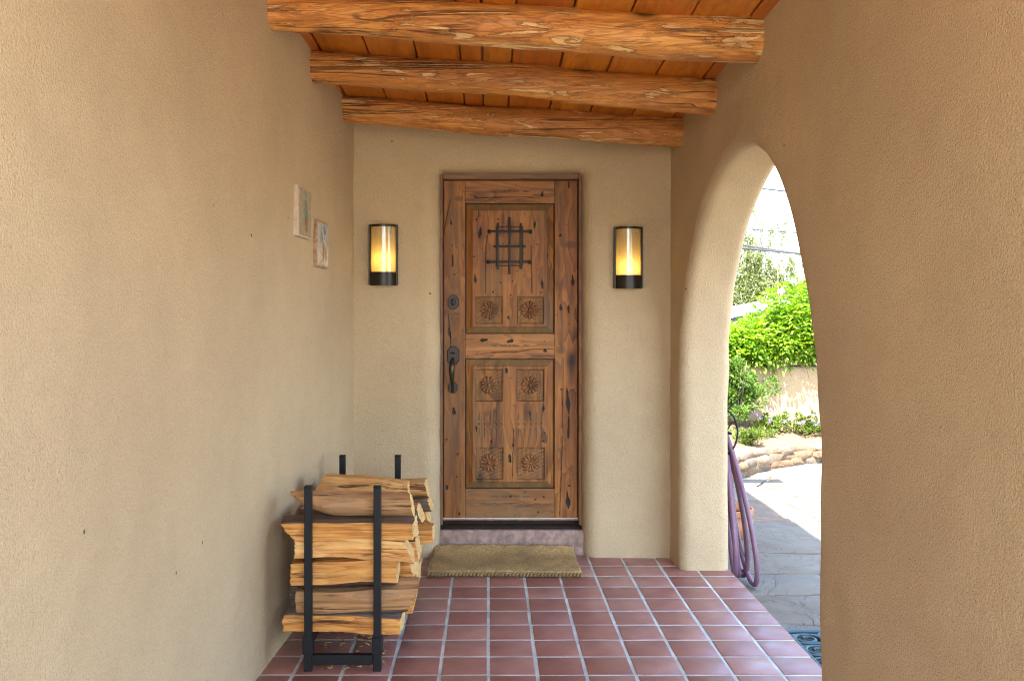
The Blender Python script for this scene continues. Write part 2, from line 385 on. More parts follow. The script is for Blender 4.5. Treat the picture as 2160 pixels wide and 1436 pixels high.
# ------------------------------------------------------------------ plastered walls
def resample(pts, n):
    P = np.array(pts, float); s = np.r_[0, np.cumsum(np.linalg.norm(np.diff(P, axis=0), axis=1))]
    t = np.linspace(0, s[-1], n); return np.c_[np.interp(t, s, P[:, 0]), np.interp(t, s, P[:, 1])]
def smooth_curve(P, it):
    P = P.copy()
    for _ in range(it): P[1:-1] = .25*P[:-2]+.5*P[1:-1]+.25*P[2:]
    return P
def opening_wall(name, outline, bound, n_leg, r_in, depth, r_out, to3d, rings=16, wobble=.006, out_side=1):
    """outline: (u,v) points floor -> over -> floor; bound: matching outer points; d grows away from the opening"""
    P = outline; N = len(P)
    t = np.gradient(P, axis=0); t /= np.linalg.norm(t, axis=1)[:, None]
    nrm = np.c_[-t[:, 1], t[:, 0]]*out_side
    nrm[0] = nrm[0]*[1, 0]; nrm[-1] = nrm[-1]*[1, 0]
    st = []                                             # (ring kind, w, points)
    for k in range(rings, 0, -1):                       # inner face
        f = (k/rings)**1.5; A = P+nrm*r_in; st.append((A+(bound-A)*f, 0.0))
    for k in range(0, 8):                               # bullnose
        a = math.pi/2*k/7; st.append((P+nrm*(r_in*(1-math.sin(a))), r_in*(1-math.cos(a))))
    for k in range(1, 9): st.append((P, r_in+(depth-r_in-r_out)*k/9))
    for k in range(0, 7):
        a = math.pi/2*k/6; st.append((P+nrm*(r_out*(1-math.cos(a))), depth-r_out*(1-math.sin(a))))
    for k in range(1, 5):
        A = P+nrm*r_out; st.append((A+(bound-A)*(k/4), depth))
    V = []
    for (Q, wd) in st: V.append(to3d(Q[:, 0], Q[:, 1], np.full(N, wd)))
    V = np.concatenate(V)
    S = len(st); F = []
    for i in range(S-1):
        for j in range(N-1): F.append((i*N+j, i*N+j+1, (i+1)*N+j+1, (i+1)*N+j))
    for j in range(N-1): F.append(((S-1)*N+j, (S-1)*N+j+1, j+1, j))      # outer rim
    o = mesh_obj(name, V, F, M['stucco'])
    me = o.data; bm = bmesh.new(); bm.from_mesh(me); bmesh.ops.recalc_face_normals(bm, faces=bm.faces); bm.to_mesh(me); bm.free()
    if wobble:
        n = np.zeros(len(me.vertices)*3); me.vertices.foreach_get('normal', n); n = n.reshape(-1, 3)
        V = V + n*(wobble*wob(V, 2.4))[:, None]; me.vertices.foreach_set('co', V.ravel()); me.update()
    me.set_sharp_from_angle(angle=R(60))
    return o
# right wall with the arch: u = y, v = z, depth goes to +x
XI, XO = 1.062, 1.335
arch = [(5.07, -.1), (5.07, 1.0), (5.05, 1.25), (5.0, 1.42), (4.9, 1.6), (4.74, 1.795), (4.52, 1.965), (4.25, 2.09), (3.98, 2.135), (3.74, 2.115),
        (3.52, 2.03), (3.36, 1.90), (3.22, 1.72), (3.1, 1.53), (3.02, 1.3), (2.98, 1.05), (2.97, .7), (2.97, -.1)]
A = smooth_curve(resample(arch, 120), 6)
def bound_for(A, far, near, top, zl):
    B = np.zeros_like(A); mid = [i for i in range(len(A)) if A[i, 1] > zl]; i0, i1 = mid[0], mid[-1]
    path = [(far, zl), (far, top), (near, top), (near, zl)]
    B[i0:i1+1] = resample(path, i1-i0+1)
    # keep the path corners exact
    for c in ((far, top), (near, top)):
        k = i0+int(np.argmin(np.linalg.norm(B[i0:i1+1]-np.array(c), axis=1))); B[k] = c
    for i in range(i0): B[i] = (far, A[i, 1])
    for i in range(i1+1, len(A)): B[i] = (near, A[i, 1])
    return B
B = bound_for(A, 5.50, 1.42, 2.95, .95)
arch_wall = opening_wall('arch_wall', A, B, 0, .058, XO-XI, .045, lambda u, v, d: np.c_[XI+d, u, v], rings=22, out_side=-1)
tag(arch_wall, 'tan stucco wall pierced by a tall rounded arch to the garden', 'wall')
# back wall with the door opening: u = x, v = z, depth to +y
dop = [(-.288, -.1), (-.288, 2.250), (-.285, 2.259), (-.276, 2.262), (.546, 2.262), (.555, 2.259), (.558, 2.250), (.558, -.1)]
D = smooth_curve(resample(dop, 420), 1)
B = bound_for(D, -1.0, 1.2, 2.95, 1.9)
back_wall = opening_wall('back_wall', D, B, 0, .088, .30, .01, lambda u, v, d: np.c_[u, YB+d, v], rings=12, wobble=.005, out_side=1)
tag(back_wall, 'tan stucco end wall framing the carved wooden front door', 'wall')
# left wall, a little skewed and battered
def left_x(y, z):
    s = np.clip((5.33-y)/.8, 0, 1)
    return -.782-.045*np.maximum(0, 5.33-y)-.042*(1-np.clip(z/2.3, 0, 1))*s
ys = np.r_[np.linspace(5.5, 1.2, 110), np.linspace(1.15, -1.0, 20)]; zs = np.linspace(-.1, 2.95, 70)  # unseen stretch past the camera added to block light from the left
YY, ZZ = np.meshgrid(ys, zs, indexing='ij'); XX = left_x(YY, ZZ)
V = np.c_[XX.ravel(), YY.ravel(), ZZ.ravel()]; V[:, 0] += .006*wob(V, 2.0)
ny, nz = len(ys), len(zs); F = [(i*nz+j, i*nz+j+1, (i+1)*nz+j+1, (i+1)*nz+j) for i in range(ny-1) for j in range(nz-1)]
Vb = V.copy(); Vb[:, 0] = -1.55
bi = [0, nz-1, (ny-1)*nz+nz-1, (ny-1)*nz]; b0 = len(V)
ring = [i*nz for i in range(ny)] + [(ny-1)*nz+j for j in range(1, nz)] + [i*nz+nz-1 for i in range(ny-2, -1, -1)] + [j for j in range(nz-2, 0, -1)]
V2 = np.r_[V, [(-1.55, V[k, 1], V[k, 2]) for k in ring]]
for k in range(len(ring)):
    k2 = (k+1) % len(ring); F.append((ring[k2], ring[k], b0+k, b0+k2))
left_wall = mesh_obj('side_wall', V2, F, M['stucco']); left_wall.data.set_sharp_from_angle(angle=R(60))
tag(left_wall, 'long plain tan stucco wall with two painted plaques beside the firewood rack', 'wall')
# body of the house beyond the door wall (its far side shades the patio)
hb = bmesh.new(); box(hb, -4, XO-.004, 5.64, 9.4, gz-.06, 2.95, .06, 3); house = bm_obj('house_body', hb, M['stucco'], auto=40)
tag(house, 'flat roofed stucco house body continuing behind the door wall', 'house')
c0 = nbox('canale', M['white_metal'], XO-.02, XO+.52, 7.10, 7.26, 2.62, 2.70, None); c0.parent = house
# ------------------------------------------------------------------ ceiling and beams
ROOF0 = -.9  # unseen front edge, carried past the camera to dim the right wall
def ceil_z(x, y): return 1.43+1.262-.070*(x+.8)-.048*(y-3.6)
roof = empty('porch_ceiling', (0, 2.6, 2.6)); tag(roof, 'orange brown board ceiling laid over the round log beams', 'ceiling')
edges = [-1.02, -.79, -.56, -.335, -.13, -.028, .108, .335, .557, .787, 1.01, 1.24]
for a, b_ in zip(edges[:-1], edges[1:]):
    bm = bmesh.new(); y0, y1 = ROOF0, 5.6; g_ = .0035
    dz = random.uniform(-.004, .004); ns = 10; vs_ = []
    for k in range(ns+1):
        y = y0+(y1-y0)*k/ns; row = []
        for (x, dd) in ((a+g_, .030), (a+g_, .004), (a+g_+.005, 0), (b_-g_-.005, 0), (b_-g_, .004), (b_-g_, .030)):
            row.append(bm.verts.new((x, y, ceil_z(x, y)+dd+dz+.002*math.sin(y*2+a*9))))
        vs_.append(row)
    for k in range(ns):
        for j in range(5): bm.faces.new((vs_[k][j], vs_[k][j+1], vs_[k+1][j+1], vs_[k+1][j]))
    o = bm_obj('board', bm, M['board'], auto=30); bm2 = None
    part('board', o, roof)
    o.data.transform(Matrix.Translation((-(a+b_)/2, 0, 0))); o.location.x += (a+b_)/2
rv = []
for (x, y) in ((-1.3, ROOF0), (XO-.02, ROOF0), (XO-.02, 5.7), (-1.3, 5.7)): rv.append((x, y, ceil_z(x, y)+.034))
for (x, y) in ((-1.3, ROOF0), (XO-.02, ROOF0), (XO-.02, 5.7), (-1.3, 5.7)): rv.append((x, y, 2.93))
rd = mesh_obj('roof_deck', rv, [(0, 1, 2, 3), (4, 7, 6, 5), (0, 4, 5, 1), (1, 5, 6, 2), (2, 6, 7, 3), (3, 7, 4, 0)], M['stone_side'], smooth=False)
part('roof_deck', rd, roof)
def beam(y, xl, zl, rl, xr, zr, rr_, seed, label):
    r = random.Random(seed); n = 56; m = 40; V = []; F = []
    ph = [r.uniform(0, 6.28) for _ in range(10)]
    for i in range(n):
        t = i/(n-1); x = xl-.10+(xr-xl+.2)*t
        tt = (x-xl)/(xr-xl); rad = rl+(rr_-rl)*tt
        cy = .010*math.sin(t*5+ph[0])+.004*math.sin(t*13+ph[1]); cz = .007*math.sin(t*6+ph[2])+.003*math.sin(t*17+ph[3])
        for k in range(m):
            a = 2*math.pi*k/m
            q = rad*(1+.022*math.sin(2*a+ph[4]+t*2)+.014*math.sin(3*a+ph[5]-t*7)+.009*math.sin(7*a+ph[6]+t*11)+.007*math.sin(11*a+t*23+ph[7]))
            for (tk, ak, wk) in knots_for(seed):
                da = (a-ak+math.pi) % (2*math.pi)-math.pi
                q += .010*math.exp(-((t-tk)/.012)**2-(da/.16)**2)*wk
            V.append((x, y+cy+q*math.cos(a), zl+(zr-zl)*tt+cz+q*math.sin(a)))
    for i in range(n-1):
        for k in range(m): F.append((i*m+k, i*m+(k+1) % m, (i+1)*m+(k+1) % m, (i+1)*m+k))
    F.append(tuple(range(m))[::-1]); F.append(tuple((n-1)*m+k for k in range(m)))
    o = mesh_obj('ceiling_beam', V, F, M['viga'])
    c = Vector(((xl+xr)/2, y, (zl+zr)/2)); o.data.transform(Matrix.Translation(-c)); o.location = c
    tag(o, label, 'beam', 'peeled log beams under the porch ceiling')
    return o
def knots_for(seed):
    r = random.Random(seed*7+1); return [(r.uniform(.08, .92), r.uniform(3.3, 5.2), r.uniform(.5, 1)) for _ in range(7)]
beam(5.06, -.79, 1.43+1.128, .072, 1.07, 1.43+.990, .086, 3, 'slim peeled log beam running just above the front door wall')
beam(4.335, -.82, 1.43+1.163, .074, 1.07, 1.43+1.030, .087, 5, 'peeled log beam between two others, second out from the front door wall')
beam(3.63, -.855, 1.43+1.195, .077, 1.07, 1.43+1.080, .097, 8, 'thick peeled log beam with pale scars, third out from the front door wall')

# ------------------------------------------------------------------ front door
YD = 5.515; PX = 350.4
def dx(x): return .134+(x-1077)/PX
def dz_(y): return 1.43+(660-y)/PX
W_ = []                                                 # marks: (kind, data)
def wedge(x0, y0, x1, y1, w_, dep=.0035, ink=.0, pat=.75): W_.append(('w', x0, y0, x1, y1, w_, dep, ink, pat))
def dot(x, y, r_, dep=.004, ink=.2, pat=.7): W_.append(('d', x, y, r_, dep, ink, pat))
def crack(pts, w_=1.2): W_.append(('c', pts, w_))
def shard(x0, y0, x1, y1, w_): wedge(x0, y0, x1, y1, w_, .004, 1.0, 0)
def z2(x, y): return 900+x/3.589, 340+y/3.589
def z3(x, y): return 900+x/2.872, 720+y/2.872
for (z, yy) in ((z2, 226), (z2, 1397)):
    for (a, b_) in ((475, 527), (553, 607), (780, 730), (703, 650)):
        p, q = z(a, yy), z(b_, yy); wedge(*p, *q, 5)
    dot(*z(628, yy), 2.2)
for y0, y1, ym in ((425, 478, 0), (582, 528, 0)):
    for x in (315, 348, 382, 418, 452, 555, 590, 625, 660, 695):
        wedge(*z3(x+(3 if y0 < y1 else 0), y0), *z3(x-2, y1), 5)
for x in (315, 348, 382, 418, 452, 555, 590, 625, 660, 695): dot(*z3(x, 502), 2.2)
for (a, b_) in ((375, 422), (438, 487), (562, 520), (630, 583)): wedge(*z3(a, 943), *z3(b_, 943), 4.5)
for (a, b_) in ((315, 358), (380, 421), (445, 487), (567, 524), (627, 583), (690, 648)): wedge(*z3(a, 986), *z3(b_, 986), 4.5)
dot(*z3(505, 986), 2)
for a in [(1077, 150, 1078, 205, 13), (878, 225, 872, 270, 24), (180, 430, 187, 485, 13), (410, 490, 395, 580, 22), (195, 695, 194, 800, 16), (820, 440, 815, 510, 16),
          (362, 850, 370, 925, 18), (868, 895, 878, 965, 20), (1105, 855, 1108, 945, 24), (160, 1255, 178, 1335, 20), (1012, 1080, 1018, 1130, 22), (1072, 1085, 1078, 1150, 18),
          (615, 1165, 620, 1200, 14), (395, 1358, 460, 1352, 26), (605, 1368, 655, 1355, 26), (375, 435, 380, 450, 16), (355, 718, 362, 724, 18), (560, 915, 556, 922, 14),
          (645, 900, 650, 914, 10), (630, 1012, 640, 1016, 12), (500, 980, 503, 1000, 12), (1015, 545, 1012, 570, 22), (210, 850, 211, 862, 9), (190, 632, 195, 640, 12), (222, 648, 224, 658, 10),
          (835, 625, 838, 635, 14), (740, 395, 745, 400, 10), (918, 690, 916, 730, 10), (865, 985, 862, 1000, 12), (735, 865, 740, 868, 14), (545, 430, 540, 445, 12), (985, 1160, 988, 1166, 10)]:
    shard(*z2(a[0], a[1]), *z2(a[2], a[3]), a[4]/3.589)
for a in [(480, 160, 484, 192, 22), (850, 280, 862, 440, 20), (862, 440, 858, 590, 14), (850, 905, 860, 1015, 24), (708, 378, 704, 430, 16), (624, 420, 624, 460, 14), (160, 400, 165, 445, 26), (298, 512, 302, 550, 10),
          (500, 680, 505, 735, 22), (523, 615, 524, 640, 12), (712, 548, 714, 560, 14), (705, 598, 704, 610, 18), (390, 600, 390, 615, 14), (120, 870, 122, 900, 22), (190, 675, 182, 690, 12),
          (195, 1035, 197, 1055, 14), (675, 1030, 675, 1042, 12), (710, 940, 706, 948, 16), (655, 955, 660, 960, 20), (515, 938, 500, 942, 14), (865, 868, 864, 880, 12), (530, 386, 528, 393, 12), (720, 45, 715, 65, 26), (820, 285, 815, 295, 14),
          (905, 310, 904, 320, 12), (505, 220, 512, 226, 10), (178, 815, 182, 826, 10), (595, 912, 597, 918, 12), (118, 590, 116, 600, 10)]:
    shard(*z3(a[0], a[1]), *z3(a[2], a[3]), a[4]/2.872)
crack([z2(355, 262), z2(380, 278), z2(520, 272), z2(700, 270), z2(860, 274)])
crack([z2(180, 285), z2(160, 380), z2(140, 470), z2(133, 560)]); crack([z2(460, 560), z2(446, 640), z2(446, 800), z2(443, 1000)])
crack([z2(790, 640), z2(795, 900), z2(795, 1000)]); crack([z2(393, 375), z2(390, 425)]); crack([z2(160, 1155), z2(175, 1300), z2(182, 1420)], 1)
crack([z3(820, 295), z3(825, 560), z3(815, 800), z3(805, 1060)], 1.1); crack([z3(527, 530), z3(522, 640), z3(520, 820)]); crack([z3(350, 70), z3(560, 62), z3(650, 45), z3(770, 45)])
for k in range(150):
    x, y = random.uniform(940, 1214), random.uniform(385, 1088); dot(x, y, random.uniform(.5, 1.1), .002, 1, 0)
SQ = [(1003, 626, 1060, 683), (1091, 626, 1147, 683), (1003, 779.5, 1060, 846.5), (1090, 779.5, 1147.5, 846.5), (1004, 944, 1061.5, 1011), (1091.5, 944, 1148.5, 1011)]
def door_piece(name, x0, x1, y0, y1, mat, root, panel=None, step=.0026, base=0.0, edge=.0016, hook=None):
    X0, X1, Z0, Z1 = dx(x0)+.0006, dx(x1)-.0006, dz_(y1)+.0006, dz_(y0)-.0006
    nx, nz = int((X1-X0)/step)+2, int((Z1-Z0)/step)+2
    gx = np.linspace(X0, X1, nx); gzv = np.linspace(Z0, Z1, nz); GX, GZ = np.meshgrid(gx, gzv, indexing='ij')
    px = 1077+(GX-.134)*PX; py = 660-(GZ-1.43)*PX
    h = np.zeros_like(GX); ink = np.zeros_like(GX); pat = np.zeros_like(GX)
    de = np.minimum(np.minimum(px-x0, x1-px), np.minimum(py-y0, y1-py))
    if panel:
        bw = 14.0; t = np.clip(de/bw, 0, 1); h += np.where(de < bw, .016*(1-t)+.003, 0)
        up = (np.abs(py-y0) < np.abs(px-x0)) & (np.abs(py-y0) < np.abs(px-x1)) & (de < bw) | ((np.abs(py-y1) < np.abs(px-x0)) & (np.abs(py-y1) < np.abs(px-x1)) & (de < bw))
        pat = np.where(up, .55, pat); ink = np.maximum(ink, np.where(de < 1.3, .8, 0))  # shade of the down and up facing bevels painted in as olive
        ink = np.maximum(ink, np.where((de > bw-.4) & (de < bw+.6), .22, 0))
        for (sx0, sy0, sx1, sy1) in SQ:
            d = np.minimum(np.minimum(px-sx0, sx1-px), np.minimum(py-sy0, sy1-py))
            ins = d > 0
            scal = .0022*np.abs(np.sin(px*.75+1.2*np.sin(py*.35)+np.floor(py/7)*1.7))+.0012*np.sin(py*.8+px*.3)
            h = np.where(ins, np.clip(d/1.0, 0, 1)*.0085+scal, h)
            ink = np.maximum(ink, np.where(ins & (d < 1.2), .7, 0)); pat = np.maximum(pat, np.where(ins, .16+90*np.clip(scal-.001, 0, 1), 0))
    for mk in W_:
        if mk[0] == 'w':
            _, ax, ay, bx, by, ww, dep, ik, pt = mk
            L = math.hypot(bx-ax, by-ay)+1e-6; ux, uy = (bx-ax)/L, (by-ay)/L
            if min(ax, bx)-8 > x1 or max(ax, bx)+8 < x0 or min(ay, by)-8 > y1 or max(ay, by)+8 < y0: continue
            t = ((px-ax)*ux+(py-ay)*uy)/L; s = np.abs(-(px-ax)*uy+(py-ay)*ux)
            wid = ww/2*np.clip(t, 0, 1)**.8
            if ik > .5: wid = ww/2*(1-np.abs(2*np.clip(t, 0, 1)-1.15)**1.5*.8)*(1+.3*np.sin(t*9+ax))
            m_ = (t > 0) & (t < 1) & (s < wid)
            h = np.where(m_, h+dep*(1-(s/np.maximum(wid, .01))*.7), h)
            ink = np.maximum(ink, np.where(m_, ik, 0)); ink = np.maximum(ink, np.where(m_ & (s > wid-.7), .5, 0)); pat = np.maximum(pat, np.where(m_, pt, 0))
        elif mk[0] == 'd':
            _, ax, ay, r_, dep, ik, pt = mk
            if ax < x0-3 or ax > x1+3 or ay < y0-3 or ay > y1+3: continue
            d = np.hypot(px-ax, py-ay); m_ = d < r_
            h = np.where(m_, h+dep, h); ink = np.maximum(ink, np.where(m_, ik, 0)); pat = np.maximum(pat, np.where(m_, pt, 0))
        else:
            _, pts, ww = mk
            for (ax, ay), (bx, by) in zip(pts[:-1], pts[1:]):
                L = math.hypot(bx-ax, by-ay)+1e-6; ux, uy = (bx-ax)/L, (by-ay)/L
                t = (px-ax)*ux+(py-ay)*uy; s = np.abs(-(px-ax)*uy+(py-ay)*ux); m_ = (t > 0) & (t < L) & (s < ww*.5)
                h = np.where(m_, h+.003, h); ink = np.maximum(ink, np.where(m_, .85, 0))
    if hook: h, ink, pat = hook(px, py, h, ink, pat)
    h += .0009*np.sin(GX*23+GZ*5)*np.sin(GZ*11)
    if not panel: h = np.where(de < .7, h+edge, h)
    h += base
    V = np.c_[GX.ravel(), (YD+h).ravel(), GZ.ravel()]
    idx = np.arange(nx*nz).reshape(nx, nz)
    F = np.c_[idx[:-1, :-1].ravel(), idx[1:, :-1].ravel(), idx[1:, 1:].ravel(), idx[:-1, 1:].ravel()].tolist()
    ring = list(idx[:, 0])+list(idx[-1, 1:])+list(idx[-2::-1, -1])+list(idx[0, -2:0:-1])
    nb = len(V); Vs = V[ring].copy(); Vs[:, 1] = YD+.044; V = np.r_[V, Vs]
    for k in range(len(ring)): k2 = (k+1) % len(ring); F.append((int(ring[k2]), int(ring[k]), nb+k, nb+k2))
    F.append(tuple(nb+k for k in range(len(ring)))[::-1])
    o = mesh_obj(name, V, F, mat, smooth=True)
    for nm, arr in (('wear', ink), ('patina_shade', pat)):
        at = o.data.attributes.new(nm, 'FLOAT', 'POINT'); at.data.foreach_set('value', np.r_[np.clip(arr, 0, 1).ravel(), np.zeros(len(Vs))].astype(np.float32))
    o.data.set_sharp_from_angle(angle=R(50))
    return part(name, o, root)
door = empty('front_door', (.134, YD, dz_(1093)))
tag(door, 'weathered brown wooden front door with carved rosettes and small iron grille', 'door')
def knotty(cx, cy, rx, ry):
    def f(px, py, h, ink, pat):
        d = np.hypot((px-cx)/rx, (py-cy)/ry); ink = np.maximum(ink, np.clip(1.25-d, 0, .62)*(.75+.25*np.sin(d*16))); return h, ink, pat
    return f
def two(*fs):
    def f(*a):
        for q in fs: a = (a[0], a[1], *q(*a)); 
        return a[2:]
    return f
def chain(fs):
    def f(px, py, h, ink, pat):
        for q in fs: h, ink, pat = q(px, py, h, ink, pat)
        return h, ink, pat
    return f
door_piece('stile', 935.7, 981, 381, 1093, M['door_v'], door, hook=chain([knotty(968, 419, 9, 6), knotty(962, 662, 8, 4), knotty(940, 660, 4, 8)]))
door_piece('stile', 1170, 1218.3, 381, 1093, M['door_v'], door, hook=chain([knotty(1203, 516, 14, 8), knotty(1183, 738, 9, 9)]))
door_piece('rail', 981, 1170, 381, 429, M['door_h'], door)
door_piece('rail', 981, 1170, 704, 757, M['door_h'], door)
door_piece('rail', 981, 1170, 1031, 1093, M['door_h'], door)
def hatch(px, py, h, ink, pat):                        # the little hatch behind the grille: seams round a small board
    for (x0, y0, x1, y1) in ((1042, 470, 1108, 572), (1047, 478.5, 1102, 560)):
        d = np.maximum(np.maximum(x0-px, px-x1), np.maximum(y0-py, py-y1))
        m_ = np.abs(d) < (.9 if x0 > 1045 else .5)
        if x0 > 1045: h = np.where(m_, h+.004, np.where(d < 0, h+.006, h)); ink = np.maximum(ink, np.where(m_, .85, 0))
        else: ink = np.maximum(ink, np.where(m_, .22, 0))
    for xs_ in (1041, 1138):
        ink = np.maximum(ink, np.where((np.abs(px-xs_) < .6) & (py > 443) & (py < 691), .28, 0))
    return h, ink, pat
pu = door_piece('panel', 981.8, 1169.4, 429.6, 703.4, M['door_v'], door, panel=True, hook=hatch)
def mid_seam(px, py, h, ink, pat):
    for xs_ in (1076, 1120): ink = np.maximum(ink, np.where((np.abs(px-xs_) < .5) & (py > 772) & (py < 1017), .22, 0))
    return h, ink, pat
pl = door_piece('panel', 981.8, 1169.4, 757.6, 1030.4, M['door_v'], door, panel=True, hook=mid_seam)
# rosettes: twelve petals round a button
def rosette_mesh():
    V = []; F = []
    def blob(fn, nu, nv):
        b = len(V)
        for i in range(nu+1):
            for j in range(nv+1): V.append(fn(i/nu, j/nv))
        for i in range(nu):
            for j in range(nv): F.append((b+i*(nv+1)+j, b+i*(nv+1)+j+1, b+(i+1)*(nv+1)+j+1, b+(i+1)*(nv+1)+j))
    for k in range(12):
        a0 = 2*math.pi*k/12
        def pet(u, v, a0=a0):
            rr = .011+(.0545-.011)*u; wd = rr*math.tan(R(15))*.93
            if u > .72: wd *= math.sqrt(max(0, 1-((u-.72)/.285)**2))
            s = (v-.5)*2; a = s*wd
            dep = .013*math.sqrt(max(0, 1-s*s))*(.35+.65*math.sin(min(1, u*1.15)*math.pi*.62))*(1 if u < .8 else math.sqrt(max(0, 1-((u-.8)/.2)**2)))
            return (rr*math.cos(a0)-a*math.sin(a0), -dep-.001, rr*math.sin(a0)+a*math.cos(a0))
        blob(pet, 10, 8)
    blob(lambda u, v: (.0125*math.sin(u*math.pi/2)*math.cos(v*2*math.pi), -.0125*math.cos(u*math.pi/2)-.002, .0125*math.sin(u*math.pi/2)*math.sin(v*2*math.pi)), 6, 16)
    n = 48; b = len(V)
    for k in range(n): a = 2*math.pi*k/n; V.append((.050*math.cos(a), -.002, .050*math.sin(a)))
    F.append(tuple(range(b, b+n)))
    me = bpy.data.meshes.new('rosette'); me.from_pydata(V, [], F); me.materials.append(M['rosette']); me.polygons.foreach_set('use_smooth', [True]*len(F)); me.update()
    return me
M['rosette'] = wood('rosette_wood', (.34, .135, .036), (.225, .082, .021), (.09, .034, .011), 'z', .5, 1.5, knots=False, grey=(.10, .085, .045))
rm = rosette_mesh()
for (x, y, p) in ((1032.4, 654, pu), (1117.6, 654, pu), (1031.6, 812.3, pl), (1118.7, 812.3, pl), (1031.6, 977, pl), (1119.4, 977, pl)):
    o = bpy.data.objects.new('rosette', rm); COL.objects.link(o); o.parent = p
    o.location = Vector((dx(x), YD+.009, dz_(y))) - door.location - p.location; o.rotation_euler = (0, random.uniform(-.2, .2), 0)
# iron grille
gl = []
def bar(x0, y0, x1, y1, w_, yo, dep=.010):
    bm = bmesh.new(); ax, az, bx, bz = dx(x0), dz_(y0), dx(x1), dz_(y1); hw = w_/PX/2
    if abs(ax-bx) < abs(az-bz): box(bm, ax-hw, ax+hw, YD-yo-dep, YD-yo, min(az, bz), max(az, bz), .0022, 2)
    else: box(bm, min(ax, bx), max(ax, bx), YD-yo-dep, YD-yo, az-hw, az+hw, .0022, 2)
    return bm
gr_root = bm_obj('grille', bar(1074.3, 459, 1074.3, 579, 4.6, .023, .012), M['iron'], auto=40); part('grille', gr_root, door)
def sub(bm, name='grille_bar', mat='iron'):
    o = bm_obj(name, bm, M[mat], auto=40); o.parent = gr_root; return o
sub(bar(1049.6, 471, 1049.6, 568.5, 4.6, .023, .012)); sub(bar(1098, 472, 1098, 568, 4.6, .023, .012))
for (y, xa, xb) in ((488.5, 1030, 1122.5), (520, 1040.7, 1108.6), (552.5, 1027.5, 1120)):
    sub(bar(xa, y, xb, y, 4.4, .012, .0105))
for (x, y) in ((1032.5, 488.8), (1118.8, 489), (1030, 552.5), (1117, 553)):
    bm = bmesh.new(); bmesh.ops.create_icosphere(bm, subdivisions=2, radius=.0125, matrix=Matrix.Translation((dx(x), YD-.0125, dz_(y)))); sub(bm, 'clavo')
# lock plates and handle
def plate(cx, cy, hw, hh, lobe, name, mat='bronze', yy=0.0, dep=.005):
    # rectangular waist with rounded lobes top and bottom
    pts = []
    for k in range(13): a = math.pi*k/12; pts.append((lobe*math.cos(a), hh+lobe*math.sin(a)*.75))
    pts += [(-lobe, hh-.0), (-hw, hh-.004), (-hw, -hh+.004), (-lobe, -hh)]
    for k in range(13): a = math.pi+math.pi*k/12; pts.append((lobe*math.cos(a), -hh+lobe*math.sin(a)*.75))
    pts += [(lobe, -hh), (hw, -hh+.004), (hw, hh-.004), (lobe, hh)]
    out = []
    for p in pts:
        if not out or math.hypot(p[0]-out[-1][0], p[1]-out[-1][1]) > .0008: out.append(p)
    bm = bmesh.new(); f = bm.faces.new([bm.verts.new((dx(cx)+x, YD-yy, dz_(cy)+z)) for x, z in out])
    e = bmesh.ops.extrude_face_region(bm, geom=[f]); vv = [v for v in e['geom'] if isinstance(v, bmesh.types.BMVert)]
    for v in vv: v.co.y -= dep
    c = Vector((dx(cx), 0, dz_(cy)))
    for v in vv: v.co.x = c.x+(v.co.x-c.x)*.90; v.co.z = c.z+(v.co.z-c.z)*.94
    bmesh.ops.recalc_face_normals(bm, faces=bm.faces)
    return bm_obj(name, bm, M[mat], auto=35)
db = part('deadbolt', plate(955.8, 637.4, .033, .028, .024, 'deadbolt'), door)
V, F = tube([(dx(955.5), YD-.005, dz_(637.4)), (dx(955.5), YD-.012, dz_(637.4))], [.017, .015], 24)
o = mesh_obj('lock_cylinder', V, F, M['bronze'], smooth=False); o.parent = db
V, F = tube([(dx(954.6), YD-.012, dz_(631)), (dx(954.2), YD-.020, dz_(634.5)), (dx(954.4), YD-.020, dz_(640)), (dx(955), YD-.012, dz_(644))], [.003, .005, .005, .003], 10)
o = mesh_obj('key_cover', V, F, M['iron']); o.parent = db
hp = part('handle_plate', plate(955.8, 750.3, .037, .038, .027, 'handle_plate'), door)
lp = part('handle_plate', plate(955.2, 817.5, .028, .022, .021, 'handle_plate'), door)
pts = [(955.2, 757, .004), (955, 757.5, .022), (954.6, 761, .038), (954, 770, .050), (953.4, 782, .053), (953.4, 793, .046), (954, 804, .036), (954.6, 812, .027), (955, 820, .018), (955, 826, .008)]
rr = [.009, .010, .0125, .0165, .0165, .0135, .010, .0085, .0075, .0085]
P = np.array([(dx(a), YD-c, dz_(b_)) for a, b_, c in pts]); t_ = np.linspace(0, len(P)-1, 34); ii = np.arange(len(P))
Pi = np.c_[[np.interp(t_, ii, P[:, k]) for k in range(3)]].T; Pi[1:-1] = (Pi[:-2]+2*Pi[1:-1]+Pi[2:])/4
V, F = tube([tuple(p) for p in Pi], list(np.interp(t_, ii, rr)), 14)
part('handle_grip', mesh_obj('handle_grip', V, F, M['grip']), door)
V, F = tube([(dx(951), YD-.008, dz_(744.5)), (dx(955), YD-.020, dz_(745.5)), (dx(959.5), YD-.008, dz_(744.5))], [.003, .0045, .003], 8)
o = mesh_obj('thumb_latch', V, F, M['grip']); o.parent = hp
